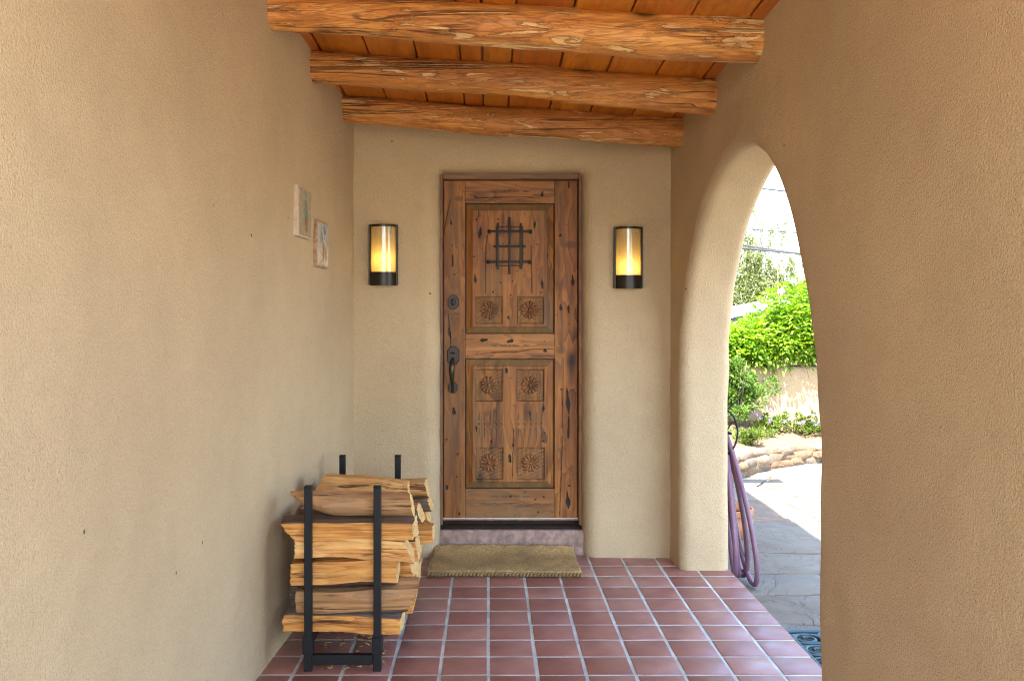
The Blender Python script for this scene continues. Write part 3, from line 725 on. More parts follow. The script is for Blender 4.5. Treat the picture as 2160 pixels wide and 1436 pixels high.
# frame, threshold, step
fr = empty('door_frame', (.134, YD, .145)); tag(fr, 'narrow brown wooden door frame with black threshold around the front door', 'door frame')
X0, X1 = dx(935.2)-.0022, dx(1218.8)+.0022; ZB, ZT = .197, dz_(381)+.0025
nbox('jamb', M['frame_wood'], -.298, X0, YD-.052, YD+.07, .15, ZT+.04, fr, .002)
nbox('jamb', M['frame_wood'], X1, .568, YD-.052, YD+.07, .15, ZT+.04, fr, .002)
M['frame_head'] = wood('door_head_wood', (.25, .11, .038), (.16, .07, .024), (.07, .03, .012), 'x', .5, .8)
nbox('head', M['frame_head'], X0+.0005, X1-.0005, YD-.050, YD+.07, ZT, ZT+.038, fr, .002)
nbox('door_backing', M['threshold'], X0, X1, YD+.05, YD+.068, .15, ZT, fr)  # black sheet filling the frame behind the whole door
nbox('sweep', M['sweep'], X0+.002, X1-.002, YD-.006, YD+.03, .1905, .1955, fr)
nbox('sill_strip', M['frame_wood'], X0+.002, X1-.002, YD-.010, YD+.04, .180, .1895, fr, .001)
th = bmesh.new(); prof = [(YD+.05, .150), (YD+.05, .179), (YD-.02, .179), (YD-.045, .172), (YD-.055, .163), (YD-.085, .157), (YD-.09, .150)]
a_ = [th.verts.new((-.283, y, z)) for y, z in prof]; b_ = [th.verts.new((.553, y, z)) for y, z in prof]
for k in range(len(prof)): k2 = (k+1) % len(prof); th.faces.new((a_[k], a_[k2], b_[k2], b_[k]))
th.faces.new(a_[::-1]); th.faces.new(b_); bmesh.ops.recalc_face_normals(th, faces=th.faces)
part('threshold', bm_obj('threshold', th, M['threshold']), fr)
bm = bmesh.new(); box(bm, -.30, .57, 5.405, 5.63, -.1, .1475, .006, 2); bmesh.ops.subdivide_edges(bm, edges=[e for e in bm.edges if e.calc_length() > .4], cuts=30)
for v in bm.verts: v.co.y += .002*math.sin(v.co.x*31)+.0015*math.sin(v.co.x*77)
step = bm_obj('door_step', bm, M['concrete_red'], auto=40); tag(step, 'worn mauve red concrete step below the front door', 'step')

# ------------------------------------------------------------------ wall lamps
def lamp(x, ztop, zbot, label, power, lift):
    t = empty('wall_lamp', (x, YB, zbot)); tag(t, label, 'wall lamp', 'wall lamps flanking the front door')
    H = ztop-zbot; Wd = .158; r = Wd/2-.006
    def add(name, bm, mat, parent=t, auto=40):
        o = bm_obj(name, bm, M[mat], parent, auto=auto); return o
    bm = bmesh.new(); box(bm, -Wd/2, Wd/2, -.010, .006, 0, H, .002, 1); add('backplate', bm, 'lamp_metal')
    bm = bmesh.new(); box(bm, -r+.004, r-.004, -.0125, -.0105, .075, H-.012, 0); add('added_reflector', bm, 'added_reflector')  # pale plate added behind the glass to brighten it
    for s in (-1, 1):
        bm = bmesh.new(); box(bm, s*(Wd/2)-.005, s*(Wd/2)+.005, -.036, .004, 0, H, .0015, 1); add('side_frame', bm, 'lamp_metal')
    def half(z0, z1, rad, thick, ex=.072, n=28):
        bm = bmesh.new(); o_, i_ = [], []
        for k in range(n+1):
            a = math.pi*k/n; x_, y_ = -math.cos(a), -math.sin(a)
            for lst, q in ((o_, 0), (i_, thick)):
                lst.append((bm.verts.new((x_*(rad-q), y_*(ex-q)-.012, z0)), bm.verts.new((x_*(rad-q), y_*(ex-q)-.012, z1))))
        for k in range(n):
            bm.faces.new((o_[k][0], o_[k+1][0], o_[k+1][1], o_[k][1])); bm.faces.new((i_[k+1][0], i_[k][0], i_[k][1], i_[k+1][1]))
            bm.faces.new((o_[k][1], o_[k+1][1], i_[k+1][1], i_[k][1])); bm.faces.new((o_[k+1][0], o_[k][0], i_[k][0], i_[k+1][0]))
        return bm
    add('glass_shade', half(.071, H-.013, r, .003), 'glass')
    bm = half(.005, .074, r+.0035, .003, .0755); add('base_band', bm, 'lamp_metal')
    bm = bmesh.new(); n = 28
    vs1 = [bm.verts.new((-math.cos(math.pi*k/n)*(r+.002), -math.sin(math.pi*k/n)*.074-.012, .004)) for k in range(n+1)]
    bm.faces.new(vs1); add('base_plate', bm, 'lamp_metal')
    bm = half(H-.014, H-.001, r+.0035, .004, .0755); add('top_band', bm, 'lamp_metal')
    bm = half(-.004, .006, r+.0035, .004, .0755); add('bottom_rim', bm, 'lamp_metal')
    V, F = tube([(0, -.045, .02), (0, -.045, .062)], [.016, .016], 16); o = mesh_obj('bulb_socket', V, F, M['lamp_metal'], t, False)
    bm = bmesh.new(); bmesh.ops.create_uvsphere(bm, u_segments=16, v_segments=12, radius=.017, matrix=Matrix.Translation((0, -.045, .085)) @ Matrix.Diagonal((1, 1, 1.5, 1))); o = bm_obj('bulb', bm, M['bulb'], t, True)
    l = bpy.data.lights.new('lamp_light', 'POINT'); l.energy = power; l.color = (1, .78, .42); l.shadow_soft_size = .03
    lo = bpy.data.objects.new('lamp_light', l); COL.objects.link(lo); lo.parent = t; lo.location = (0, -.05, lift)
    return t
lamp(-.609, 1.43+.511, 1.43+.162, 'bronze half round wall lamp with amber glass between plaque wall and door', .06, .15)
lamp(.812, 1.43+.497, 1.43+.144, 'bronze half round wall lamp with amber glass between door and arch', .085, .115)

# ------------------------------------------------------------------ ceramic plaques on the long wall
def plaque_mat(name, ground, cols, seed):
    m, nt, b = NM(name); g = G(nt); v = g.coord('Object', (1, 1, 1), (seed, seed*.7, 0))
    n = g.noise(v, 16, 4, .6, 1.2)
    c = g.ramp(n, [(.30, cols[0]), (.40, ground), (.47, cols[1]), (.53, ground), (.60, cols[2]), (.72, ground)])
    k = g.voro(v, 26); c = g.mix(g.ramp(k, [(.30, 0), (.42, .5)]), c, cols[1])
    nt.links.new(c, b.inputs['Base Color']); b.inputs['Roughness'].default_value = .25
    nt.links.new(g.bump(n, .7, .004), b.inputs['Normal']); return m
M['glaze_g'] = plaque_mat('green_glaze', (.55, .42, .22), [(.22, .22, .18), (.27, .25, .19), (.30, .21, .13)], 1.3)
M['glaze_b'] = plaque_mat('blue_glaze', (.30, .36, .36), [(.18, .25, .27), (.46, .43, .36), (.24, .17, .12)], 4.1)
M['clay_pale'] = plain('pale_clay', (.52, .40, .27), .85, 0, (70, .8, .004), .2)
M['clay_brown'] = plain('brown_clay', (.38, .22, .12), .85, 0, (70, .8, .006), .5, scale=60)
M['fig_green'] = plain('green_figure_glaze', (.17, .22, .14), .25, 0, None, .3)
M['fig_teal'] = plain('teal_figure_glaze', (.16, .22, .23), .25, 0, None, .3)
M['fig_brown'] = plain('brown_figure_glaze', (.25, .14, .07), .25, 0, None, .3)
def plaque(y0, y1, z0, z1, glaze, body, shapes, label):
    ym, zm = (y0+y1)/2, (z0+z1)/2; x = float(left_x(np.array(ym), np.array(zm)))
    ang = math.atan2(float(left_x(np.array(y1), np.array(zm)))-float(left_x(np.array(y0), np.array(zm))), y1-y0)
    t = empty('wall_plaque', (x+.006, ym, zm)); t.rotation_euler = (0, 0, -ang); tag(t, label, 'plaque', 'ceramic plaques on the long wall')
    hy, hz = (y1-y0)/2, (z1-z0)/2
    bm = bmesh.new(); box(bm, -.012, .012, -hy, hy, -hz, hz, .003, 2); bmesh.ops.subdivide_edges(bm, edges=[e for e in bm.edges if e.calc_length() > .1], cuts=8)
    for v in bm.verts:
        if v.co.x < .010: v.co += Vector((0, random.uniform(-.002, .002), random.uniform(-.002, .002)))
    bm_obj('clay_body', bm, M[body], t, auto=40)
    bm = bmesh.new(); box(bm, .0115, .0150, -hy+.008, hy-.008, -hz+.008, hz-.008, .0015, 1); bm_obj('glazed_face', bm, M[glaze], t)
    for (cy, cz, ry, rz, rot, mt) in shapes:
        bm = bmesh.new(); bmesh.ops.create_uvsphere(bm, u_segments=14, v_segments=8, radius=1)
        bmesh.ops.transform(bm, matrix=Matrix.Translation((.0150, cy*hy, cz*hz)) @ Matrix.Rotation(rot, 4, 'X') @ Matrix.Diagonal((.0035, ry*hy, rz*hz, 1)), verts=bm.verts)
        bm_obj('relief_figure', bm, M[mt], t, True)
plaque(4.0, 4.24, 1.43+.338, 1.43+.562, 'glaze_g', 'clay_pale', [(.05, .70, .12, .14, 0, 'fig_green'), (.05, .28, .22, .24, .2, 'fig_green'), (.2, -.08, .28, .2, -.4, 'fig_green'), (-.2, .02, .12, .3, .5, 'fig_green'), (.1, -.45, .26, .36, .1, 'fig_brown')],
       'ceramic wall plaque with green figure on cream ground, hung the higher of two')
plaque(4.37, 4.60, 1.43+.222, 1.43+.447, 'glaze_b', 'clay_brown', [(-.3, .3, .2, .25, .3, 'fig_teal'), (.25, .62, .25, .18, -.6, 'fig_teal'), (.05, -.3, .22, .4, .15, 'fig_brown'), (.5, -.45, .15, .3, 0, 'fig_teal'), (-.1, -.8, .5, .1, 0, 'glaze_b')],
       'blue, white and brown glazed wall plaque with rough brown edge, the lower of two')

# ------------------------------------------------------------------ firewood rack
rack = empty('firewood_rack', (-.58, 4.1, 0)); tag(rack, 'black steel firewood rack with four square posts against the long wall', 'firewood rack')
PW = .0145
for (x, y, ht) in ((-.719, 3.655, .735), (-.443, 3.655, .735), (-.728, 4.57, .715), (-.452, 4.57, .715)):
    nbox('post', M['black_metal'], x-PW, x+PW, y-PW, y+PW, .135, ht, rack, .002, 1)
    nbox('post_cap', M['black_metal'], x-PW-.001, x+PW+.001, y-PW-.001, y+PW+.001, ht, ht+.006, rack, .002, 1)
    nbox('leg', M['black_metal'], x-.016, x+.016, y-.016, y+.016, .0042, .075, rack, .002, 1)
    nbox('post_socket', M['black_metal'], x-.0205, x+.0205, y-.0205, y+.0205, .072, .142, rack, .003, 1)
for x in (-.7235, -.4475):
    nbox('side_rail', M['black_metal'], x-.014, x+.014, 3.676, 4.549, .092, .130, rack, .002, 1)
for (y, xa, xb) in ((3.655, -.719, -.443), (4.57, -.728, -.452)):
    nbox('end_rail', M['black_metal'], xa+.0165, xb-.0165, y-.012, y+.012, .030, .070, rack, .002, 1)
# logs
def section(kind, w_, h_, r, n=18):
    """closed outline in (y,z), returns points and which lie on bark"""
    pts = []; bark = []
    if kind == 'round':
        for k in range(n): a = 2*math.pi*k/n; pts.append((w_/2*math.cos(a)*(1+r.uniform(-.04, .04)), h_/2*math.sin(a)*(1+r.uniform(-.04, .04)))); bark.append(False)
    elif kind == 'wedge_up':      # split faces front (-y) and below, bark on the upper back arc
        base = [(-.5, -.5), (0, -.52), (.46, -.40), (.5, 0), (.42, .36), (.15, .5), (-.2, .49), (-.46, .40), (-.52, .1), (-.5, -.2)]
        bk = [0, 0, 0, 1, 1, 1, 1, 1, 0, 0]
        pts = [(a*w_+r.uniform(-.04, .04)*w_, b*h_+r.uniform(-.03, .03)*h_) for a, b in base]; bark = [bool(x) for x in bk]
    elif kind == 'wedge_dn':
        base = [(-.48, -.36), (-.2, -.5), (.2, -.5), (.46, -.34), (.5, 0), (.45, .45), (0, .5), (-.46, .46), (-.52, .15), (-.5, -.1)]
        bk = [1, 1, 1, 1, 0, 0, 0, 0, 0, 0]
        pts = [(a*w_+r.uniform(-.04, .04)*w_, b*h_+r.uniform(-.03, .03)*h_) for a, b in base]; bark = [bool(x) for x in bk]
    elif kind == 'wedge_front':
        base = [(-.42, -.46), (0, -.52), (.48, -.45), (.5, 0), (.46, .46), (0, .5), (-.40, .46), (-.5, .2), (-.53, -.05), (-.5, -.28)]
        bk = [1, 0, 0, 0, 0, 0, 1, 1, 1, 1]
        pts = [(a*w_+r.uniform(-.03, .03)*w_, b*h_+r.uniform(-.03, .03)*h_) for a, b in base]; bark = [bool(x) for x in bk]
    else:                           # plain split block
        base = [(-.5, -.42), (-.2, -.5), (.25, -.48), (.5, -.4), (.5, .1), (.38, .46), (0, .5), (-.4, .47), (-.5, .2), (-.52, -.1)]
        pts = [(a*w_+r.uniform(-.05, .05)*w_, b*h_+r.uniform(-.05, .05)*h_) for a, b in base]; bark = [False]*10
    return pts, bark
def log(xl, xr, yc, zc, w_, h_, kind, mat, seed, label, bend=.008, taper_l=1.0, taper_r=1.0, sl=0.0, sr=0.0, lift_l=0.0, group='split logs stacked in the firewood rack', tilt=0):
    r = random.Random(seed); pts, bark = section(kind, w_, h_, r)
    k0 = len(pts); m0 = 4 if kind != 'round' else 2; p2 = []; b2 = []; ridge = []
    for k in range(k0):
        a, b_ = pts[k], pts[(k+1) % k0]
        for j in range(m0):
            t = j/m0; p2.append((a[0]+(b_[0]-a[0])*t, a[1]+(b_[1]-a[1])*t)); b2.append(bark[k] and (j == 0 or bark[(k+1) % k0]))
            ridge.append([r.uniform(-1, 1), r.uniform(0, 6.28), r.uniform(2, 7)])
    pts, bark = p2, b2; n = len(pts); S = 24; amp = .0028 if kind != 'round' else .0012
    ph = [r.uniform(0, 6.28) for _ in range(6)]; L = xr-xl; V = []
    off = [[r.uniform(-1, 1) for _ in range(n)] for _ in range(S)]
    for i in range(S):
        t = i/(S-1)
        f = 1+(taper_l-1)*max(0, 1-t/.35)**1.5+(taper_r-1)*max(0, (t-.6)/.4)**1.5
        for k, (y, z) in enumerate(pts):
            zz = z*f+bend*math.sin(t*4.2+ph[0])+.35*bend*math.sin(t*11+ph[1]+k*.4)+lift_l*max(0, 1-t/.4)**2+tilt*(t-.5)
            yy = y*f+bend*.8*math.sin(t*3.7+ph[2])+.3*bend*math.sin(t*9+ph[3]+k*.5)
            xx = (t-.5)*L + (sl*(z/h_) * max(0, 1-t*4) + sr*(z/h_)*max(0, t*4-3)) + (.0025*off[i][k] if i in (0, S-1) else 0)
            rg = amp*(ridge[k][0]+.8*math.sin(t*ridge[k][2]+ridge[k][1])); q = math.hypot(y, z)+1e-6
            V.append((xx, yy+rg*y/q+off[i][k]*.0007, zz+rg*z/q+off[i][(k*3) % n]*.0007))
    F = []; fm = []
    for i in range(S-1):
        for k in range(n): F.append((i*n+k, i*n+(k+1) % n, (i+1)*n+(k+1) % n, (i+1)*n+k)); fm.append(0)
    ce = []
    for i, sgn in ((0, -1), (S-1, 1)):          # end faces as fans with a slight dome
        c = len(V); q = V[i*n:(i+1)*n]; V.append((sum(p[0] for p in q)/n+sgn*.003, sum(p[1] for p in q)/n, sum(p[2] for p in q)/n))
        for k in range(n):
            a, b_ = i*n+k, i*n+(k+1) % n; F.append((c, b_, a) if i == 0 else (c, a, b_)); fm.append(1)
    o = mesh_obj('firewood_log', V, F, [M[mat], M['log_end']], fmat=fm)
    bm = bmesh.new(); bm.from_mesh(o.data); bmesh.ops.recalc_face_normals(bm, faces=bm.faces); bm.to_mesh(o.data); bm.free()
    o.data.set_sharp_from_angle(angle=R(24)); o.location = ((xl+xr)/2, yc, zc)
    tag(o, label, 'log', group)
    if any(bark):
        BV = []; BF = []; cy = sum(p[0] for p in pts)/n; cz = sum(p[1] for p in pts)/n
        ks = [k for k in range(n) if bark[k]]
        if ks[0] == 0 and ks[-1] == n-1:
            j = next(k for k in range(n) if not bark[k]); e = max(k for k in range(n) if not bark[k]); ks = list(range(e+1, n))+list(range(0, j))
        for i in range(S):
            for m_, k in enumerate(ks):
                p = Vector(V[i*n+k]); d = Vector((0, p.y-cy, p.z-cz)).normalized()
                edge = m_ in (0, len(ks)-1) or i in (0, S-1)
                BV.append(p+d*((.0012 if edge else .0055)+r.uniform(-.0006, .0015)))
        m = len(ks)
        for i in range(S-1):
            for k in range(m-1): BF.append((i*m+k, i*m+k+1, (i+1)*m+k+1, (i+1)*m+k))
        b = mesh_obj('bark', BV, BF, M['bark'], o)
        bm = bmesh.new(); bm.from_mesh(b.data); bmesh.ops.recalc_face_normals(bm, faces=bm.faces); bm.to_mesh(b.data); bm.free()
    return o
SC = 1930/3.70
def lx(x): return (x-1030)/SC
def lz(y): return 1.43-(y-660)/SC
F0 = 3.775
def flog(x0, x1, y0, y1, kind, mat, seed, label, **kw):
    o = log(lx(x0), lx(x1), F0+kw.pop('dy', 0), (lz(y0)+lz(y1))/2, kw.pop('w', .17), (lz(y0)-lz(y1))*.90, kind, mat, seed, label, **kw)
    o.rotation_euler = (random.Random(seed).uniform(-.06, .06), 0, random.Random(seed+50).uniform(-.045, .045)); return o
flog(598, 846, 1296, 1337, 'wedge_up', 'log_wood', 1, 'thin golden split log resting on the rails, lowest at the front of the rack', bend=.006)
flog(624, 868, 1239, 1300, 'wedge_dn', 'log_grey', 2, 'grey brown weathered split log second from the bottom at the rack front', bend=.004, sr=.05)
flog(614, 836, 1180, 1241, 'wedge_dn', 'log_wood', 3, 'short thick golden split log third from the bottom at the rack front', bend=.006)
flog(622, 861, 1137, 1184, 'block', 'log_pale', 4, 'pale split log with dark flecks fourth from the bottom at the rack front', bend=.007, tilt=-.03, sr=-.04)
flog(606, 873, 1097, 1139, 'wedge_up', 'log_wood', 5, 'long golden split log with dark bark edge just below the round crooked log', bend=.004, sl=-.07, tilt=.012)
flog(606, 866, 1043, 1098, 'round', 'log_grey', 6, 'smooth round crooked log whose thin end curls up at the wall', w=.125, bend=.004, taper_l=.16, lift_l=.046, sr=-.02)
SPK = [(3.98, .19), (4.20, .18), (4.42, .17)]
ORD = 'lowest second third fourth fifth sixth seventh eighth ninth'.split(); ORD[0] = 'first'
labels = ['row just behind the front logs', 'third row back of the rack', 'last row by the rear rack posts']
for ri, (yc, wd) in enumerate(SPK):
    z = .133; k = 0
    ztop = (.62, .575, .60)[ri]
    while z < ztop-.03:
        h = random.uniform(.055, .10); h = min(h, ztop+.02-z)
        cx = -.58+random.uniform(-.03, .045)+(.02*ri if z > .3 else 0); L = random.uniform(.44, .54)
        kind = random.choice(['wedge_up', 'wedge_dn', 'block', 'wedge_front', 'block']); mt = random.choice(['log_wood', 'log_wood', 'log_pale', 'log_grey'])
        log(cx-L/2, cx+L/2, yc+random.uniform(-.008, .008), z+h/2+.002, wd*random.uniform(.9, 1.0), h-.004, kind, mt, 40+ri*20+k, 'split log %s from the bottom in the %s'%(ORD[k], labels[ri]), bend=.004, sl=random.uniform(-.02, .02), sr=random.uniform(-.03, .02), group='split logs in the hidden rows of the rack')
        z += h; k += 1
log(-.765, -.365, 4.19, .640, .17, .085, 'block', 'log_pale', 90, 'pale wedge shaped split log lying on top of the stack behind the crooked log', bend=.003, taper_r=.72, tilt=-.03, sl=.05)
# chips below the rack
V, F = [], []
for k in range(70):
    x, y = random.uniform(-.72, -.42), random.uniform(3.66, 4.1); a = random.uniform(0, 6.28); l = random.uniform(.004, .018); w2 = l*random.uniform(.2, .5); h = .0045
    b = len(V); c, s = math.cos(a), math.sin(a); tz = random.uniform(0, .006)
    for (u, v_, q) in ((-l, -w2, 0), (l, -w2*.6, 0), (l*.8, w2, 0), (-l*.9, w2*.7, 0)):
        for q2 in (0, .002): V.append((x+u*c-v_*s, y+u*s+v_*c, h+q2+(tz if u > 0 else 0)))
    F += [(b, b+2, b+4, b+6), (b+1, b+7, b+5, b+3), (b, b+1, b+3, b+2), (b+2, b+3, b+5, b+4), (b+4, b+5, b+7, b+6), (b+6, b+7, b+1, b)]
chips = mesh_obj('wood_chips', V, F, M['log_pale'], smooth=False); tag(chips, 'scattered wood chips and bark crumbs on tiles under the rack', 'wood chips', kind='stuff')

# ------------------------------------------------------------------ coir doormat
nx, ny = 120, 64; V = []; F = []
def mat_z(v): return .0045+.030+.045*max(0, (v-.72)/.28)**2
for i in range(nx+1):
    for j in range(ny+1):
        u, v_ = i/nx, j/ny
        x = -.335+.845*u+.02*v_*(.5-u)+.004*math.sin(v_*9); y = 4.955+(5.375-4.955)*v_+.006*math.sin(u*5)-.01*u*(1-v_)
        e = min(u*.845, (1-u)*.845, v_*.43, (1-v_)*.43); rd_ = .016
        dz = -(rd_-math.sqrt(max(0, rd_**2-(rd_-min(e, rd_))**2)))*1.5
        V.append((x, y, mat_z(v_)+dz+random.uniform(-.0022, .0022)+.002*math.sin(u*40)*math.sin(v_*17)))
for i in range(nx):
    for j in range(ny): a = i*(ny+1)+j; F.append((a, a+ny+1, a+ny+2, a+1))
b0 = len(V)
for i in range(nx+1):
    for j in range(ny+1):
        x, y, z = V[i*(ny+1)+j]; V.append((x, y, min(z-.003, max(.0046, mat_z(j/ny)-.030))))
for i in range(nx):
    for j in range(ny): a = b0+i*(ny+1)+j; F.append((a, a+1, a+ny+2, a+ny+1))
for i in range(nx):
    for j in (0, ny):
        a = i*(ny+1)+j; F.append((a, b0+a, b0+a+ny+1, a+ny+1))
for j in range(ny):
    for i in (0, nx):
        a = i*(ny+1)+j; F.append((a, a+1, b0+a+1, b0+a))
mat_o = mesh_obj('doormat', V, F, M['coir'])
tag(mat_o, 'thick brown coir doormat with braided edge below the front door step', 'doormat')
# coir pile
FV = []; FF = []
for k in range(9000):
    u, v_ = random.random(), random.random()
    x = -.33+.835*u; y = 4.96+.41*v_; z = mat_z(v_)-.002; a = random.uniform(0, 6.28); l = random.uniform(.006, .013); b = len(FV)
    c, s = math.cos(a)*.0012, math.sin(a)*.0012; tx, ty = random.uniform(-.6, .6)*l, random.uniform(-.7, .5)*l
    FV += [(x-c, y-s, z), (x+c, y+s, z), (x+tx, y+ty, z+l*.7)]; FF.append((b, b+1, b+2))
p = mesh_obj('coir_pile', FV, FF, M['coir'], mat_o, False); p['kind'] = 'stuff'
nb = 44; lst = []
for k in range(nb):
    x = -.335+.845*(k+.5)/nb; y = 4.950+.006*math.sin((k+.5)/nb*5)-.01*(k+.5)/nb
    bm = bmesh.new(); lst.append((x, y))
bm = bmesh.new()
for (x, y) in lst:
    bmesh.ops.create_uvsphere(bm, u_segments=10, v_segments=6, radius=1, matrix=Matrix.Translation((x, y, .0185)) @ Matrix.Rotation(.5, 4, 'Y') @ Matrix.Diagonal((.0085, .0085, .015, 1)))
bm_obj('braided_edge', bm, M['coir_edge'], mat_o, True)

# ------------------------------------------------------------------ patio flagstones
patio = nbox('patio', M['soil'], XE, 9.0, -3.0, 10.6, gz-.10, gz-.018); struct(patio)
def flag(poly, seed, hgt=0.0):
    r = random.Random(seed); pts = [Vector((x, y)) for x, y in poly]; c = sum(pts, Vector((0, 0)))/len(pts)
    out = []
    for i, p in enumerate(pts):
        q = pts[(i+1) % len(pts)]; d = q-p; L = d.length; nn = max(2, int(L/.09)); nrm = Vector((d.y, -d.x)).normalized()
        for k in range(nn):
            t = k/nn; s = p+d*t+nrm*r.uniform(-.012, .010)*(0 if k == 0 else 1); out.append(s)
    g = .011
    out = [p+(c-p).normalized()*g for p in out]
    bm = bmesh.new(); top = [bm.verts.new((p.x-c.x, p.y-c.y, r.uniform(-.0015, .0015))) for p in out]
    low = [bm.verts.new((v.co.x*1.004, v.co.y*1.004, -.03)) for v in top]
    ins = [bm.verts.new((v.co.x*(1-.009/max(.05, v.co.to_2d().length)), v.co.y*(1-.009/max(.05, v.co.to_2d().length)), .006)) for v in top]
    n = len(top)
    for k in range(n):
        k2 = (k+1) % n; bm.faces.new((low[k], low[k2], top[k2], top[k])); bm.faces.new((top[k], top[k2], ins[k2], ins[k]))
    bm.faces.new(ins); bmesh.ops.recalc_face_normals(bm, faces=bm.faces)
    o = bm_obj('flagstone', bm, M['flag'], auto=50); o.location = (c.x, c.y, gz-.006+hgt); o.parent = patio
    return o
yr = [-1.6, -.7, .2, 1.0, 1.8, 2.55, 3.3, 4.05, 4.62, 5.05, 5.42, 5.95, 6.82, 7.55, 8.2, 8.75, 9.4, 10.4]
grid = []
rs = random.Random(5)
prev = None
rowsx = []
for j in range(len(yr)):
    xs_ = [1.355]; 
    while xs_[-1] < 7.0: xs_.append(xs_[-1]+rs.uniform(.65, 1.25))
    rowsx.append(xs_)
for j in range(len(yr)-1):
    cuts = rowsx[j]; 
    def yb(x, jj): return yr[jj]+(.05*math.sin(x*2.3+jj*1.7)+.03*math.sin(x*5+jj) if 0 < jj else 0)
    sl = [rs.uniform(-.18, .18) if 0 < k < len(cuts)-1 else 0 for k in range(len(cuts))]
    for k in range(len(cuts)-1):
        xa0, xa1 = cuts[k]-sl[k], cuts[k]+sl[k]; xb0, xb1 = cuts[k+1]-sl[k+1], cuts[k+1]+sl[k+1]
        if k == 0: xa0 = xa1 = 1.358
        poly = [(xa0, yb(xa0, j)), ((xa0+xb0)/2, yb((xa0+xb0)/2, j)), (xb0, yb(xb0, j)), (xb1, yb(xb1, j+1)), ((xa1+xb1)/2, yb((xa1+xb1)/2, j+1)), (xa1, yb(xa1, j+1))]
        flag(poly, j*31+k, rs.uniform(0, .004))

# ------------------------------------------------------------------ garden bed, edging stones, wall
def edge_curve(t):       # t 0..1 from the house side to the far right
    P = [(1.75, 8.15), (2.15, 8.42), (2.45, 8.80), (2.75, 9.15), (3.15, 9.45), (3.6, 9.62), (4.3, 9.72), (5.2, 9.75), (6.6, 9.7)]
    P = np.array(P); s = np.r_[0, np.cumsum(np.linalg.norm(np.diff(P, axis=0), axis=1))]/1.0; L = s[-1]
    return float(np.interp(t*L, s, P[:, 0])), float(np.interp(t*L, s, P[:, 1])), L
WY = 10.72
V = []; F = []; n = 90; m = 26
for i in range(n+1):
    x, y, L = edge_curve(i/n)
    for j in range(m+1):
        v_ = j/m; yy = y+.05+(WY+.1-y-.05)*v_; z = gz+.12+.19*v_**.8+.012*math.sin(x*7+yy*5)+.010*math.sin(x*17-yy*11)+random.uniform(-.008, .008)
        V.append((x, yy, z))
for i in range(n):
    for j in range(m): a = i*(m+1)+j; F.append((a, a+m+1, a+m+2, a+1))
bed = mesh_obj('garden_bed', V, F, M['soil']); struct(bed)
edging = empty('rock_edging', (3.3, 9.4, gz)); tag(edging, 'low dry stacked edging of tan and orange rocks around the flower bed', 'rock edging')
def rock_mesh(seed):
    r = random.Random(seed); bm = bmesh.new(); bmesh.ops.create_cube(bm, size=1)
    bmesh.ops.subdivide_edges(bm, edges=bm.edges[:], cuts=3, use_grid_fill=True)
    for v in bm.verts:
        p = v.co.copy(); s = p.normalized()*.62; v.co = p.lerp(s, .42)
        v.co += Vector((r.uniform(-1, 1), r.uniform(-1, 1), r.uniform(-1, 1)))*.045
    me = bpy.data.meshes.new('rock'); bm.to_mesh(me); bm.free(); me.materials.append(M['rock']); me.polygons.foreach_set('use_smooth', [True]*len(me.polygons)); me.set_sharp_from_angle(angle=R(32)); return me
rms = [rock_mesh(s) for s in range(7)]
_, _, EL = edge_curve(0)
for course, (zc, hh) in enumerate(((.030, .07), (.085, .065), (.140, .06))):
    s = -.03+.08*course
    while s < EL:
        l = random.uniform(.12, .30)*(1 if course < 2 else 1.25); t = (s+l/2)/EL
        if t > 1: break
        x, y, _ = edge_curve(t); x2, y2, _ = edge_curve(min(1, t+.01)); x0, y0, _ = edge_curve(max(0, t-.01))
        o = bpy.data.objects.new('rock', random.choice(rms)); COL.objects.link(o); o.parent = edging
        k = random.uniform(.85, 1.15)
        o.location = Vector((x, y+.02*course+random.uniform(-.02, .02), gz+zc*(1+.25*math.exp(-((x-2.5)/.4)**2))+random.uniform(-.006, .006)))-edging.location
        o.rotation_euler = (random.uniform(-.1, .1)+random.choice([0, math.pi]), random.uniform(-.12, .12), math.atan2(y2-y0, x2-x0)+random.uniform(-.15, .15))
        o.scale = (l*1.04, random.uniform(.14, .22), hh*k*1.18*(1.2 if x < 2.8 else 1)); s += l
V = []; F = []
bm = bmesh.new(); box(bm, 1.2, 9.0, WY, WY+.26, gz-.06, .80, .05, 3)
gw = bm_obj('garden_wall', bm, M['stucco_out'], auto=40); tag(gw, 'low tan stucco garden wall dappled with leaf shadows behind the flower bed', 'garden wall')

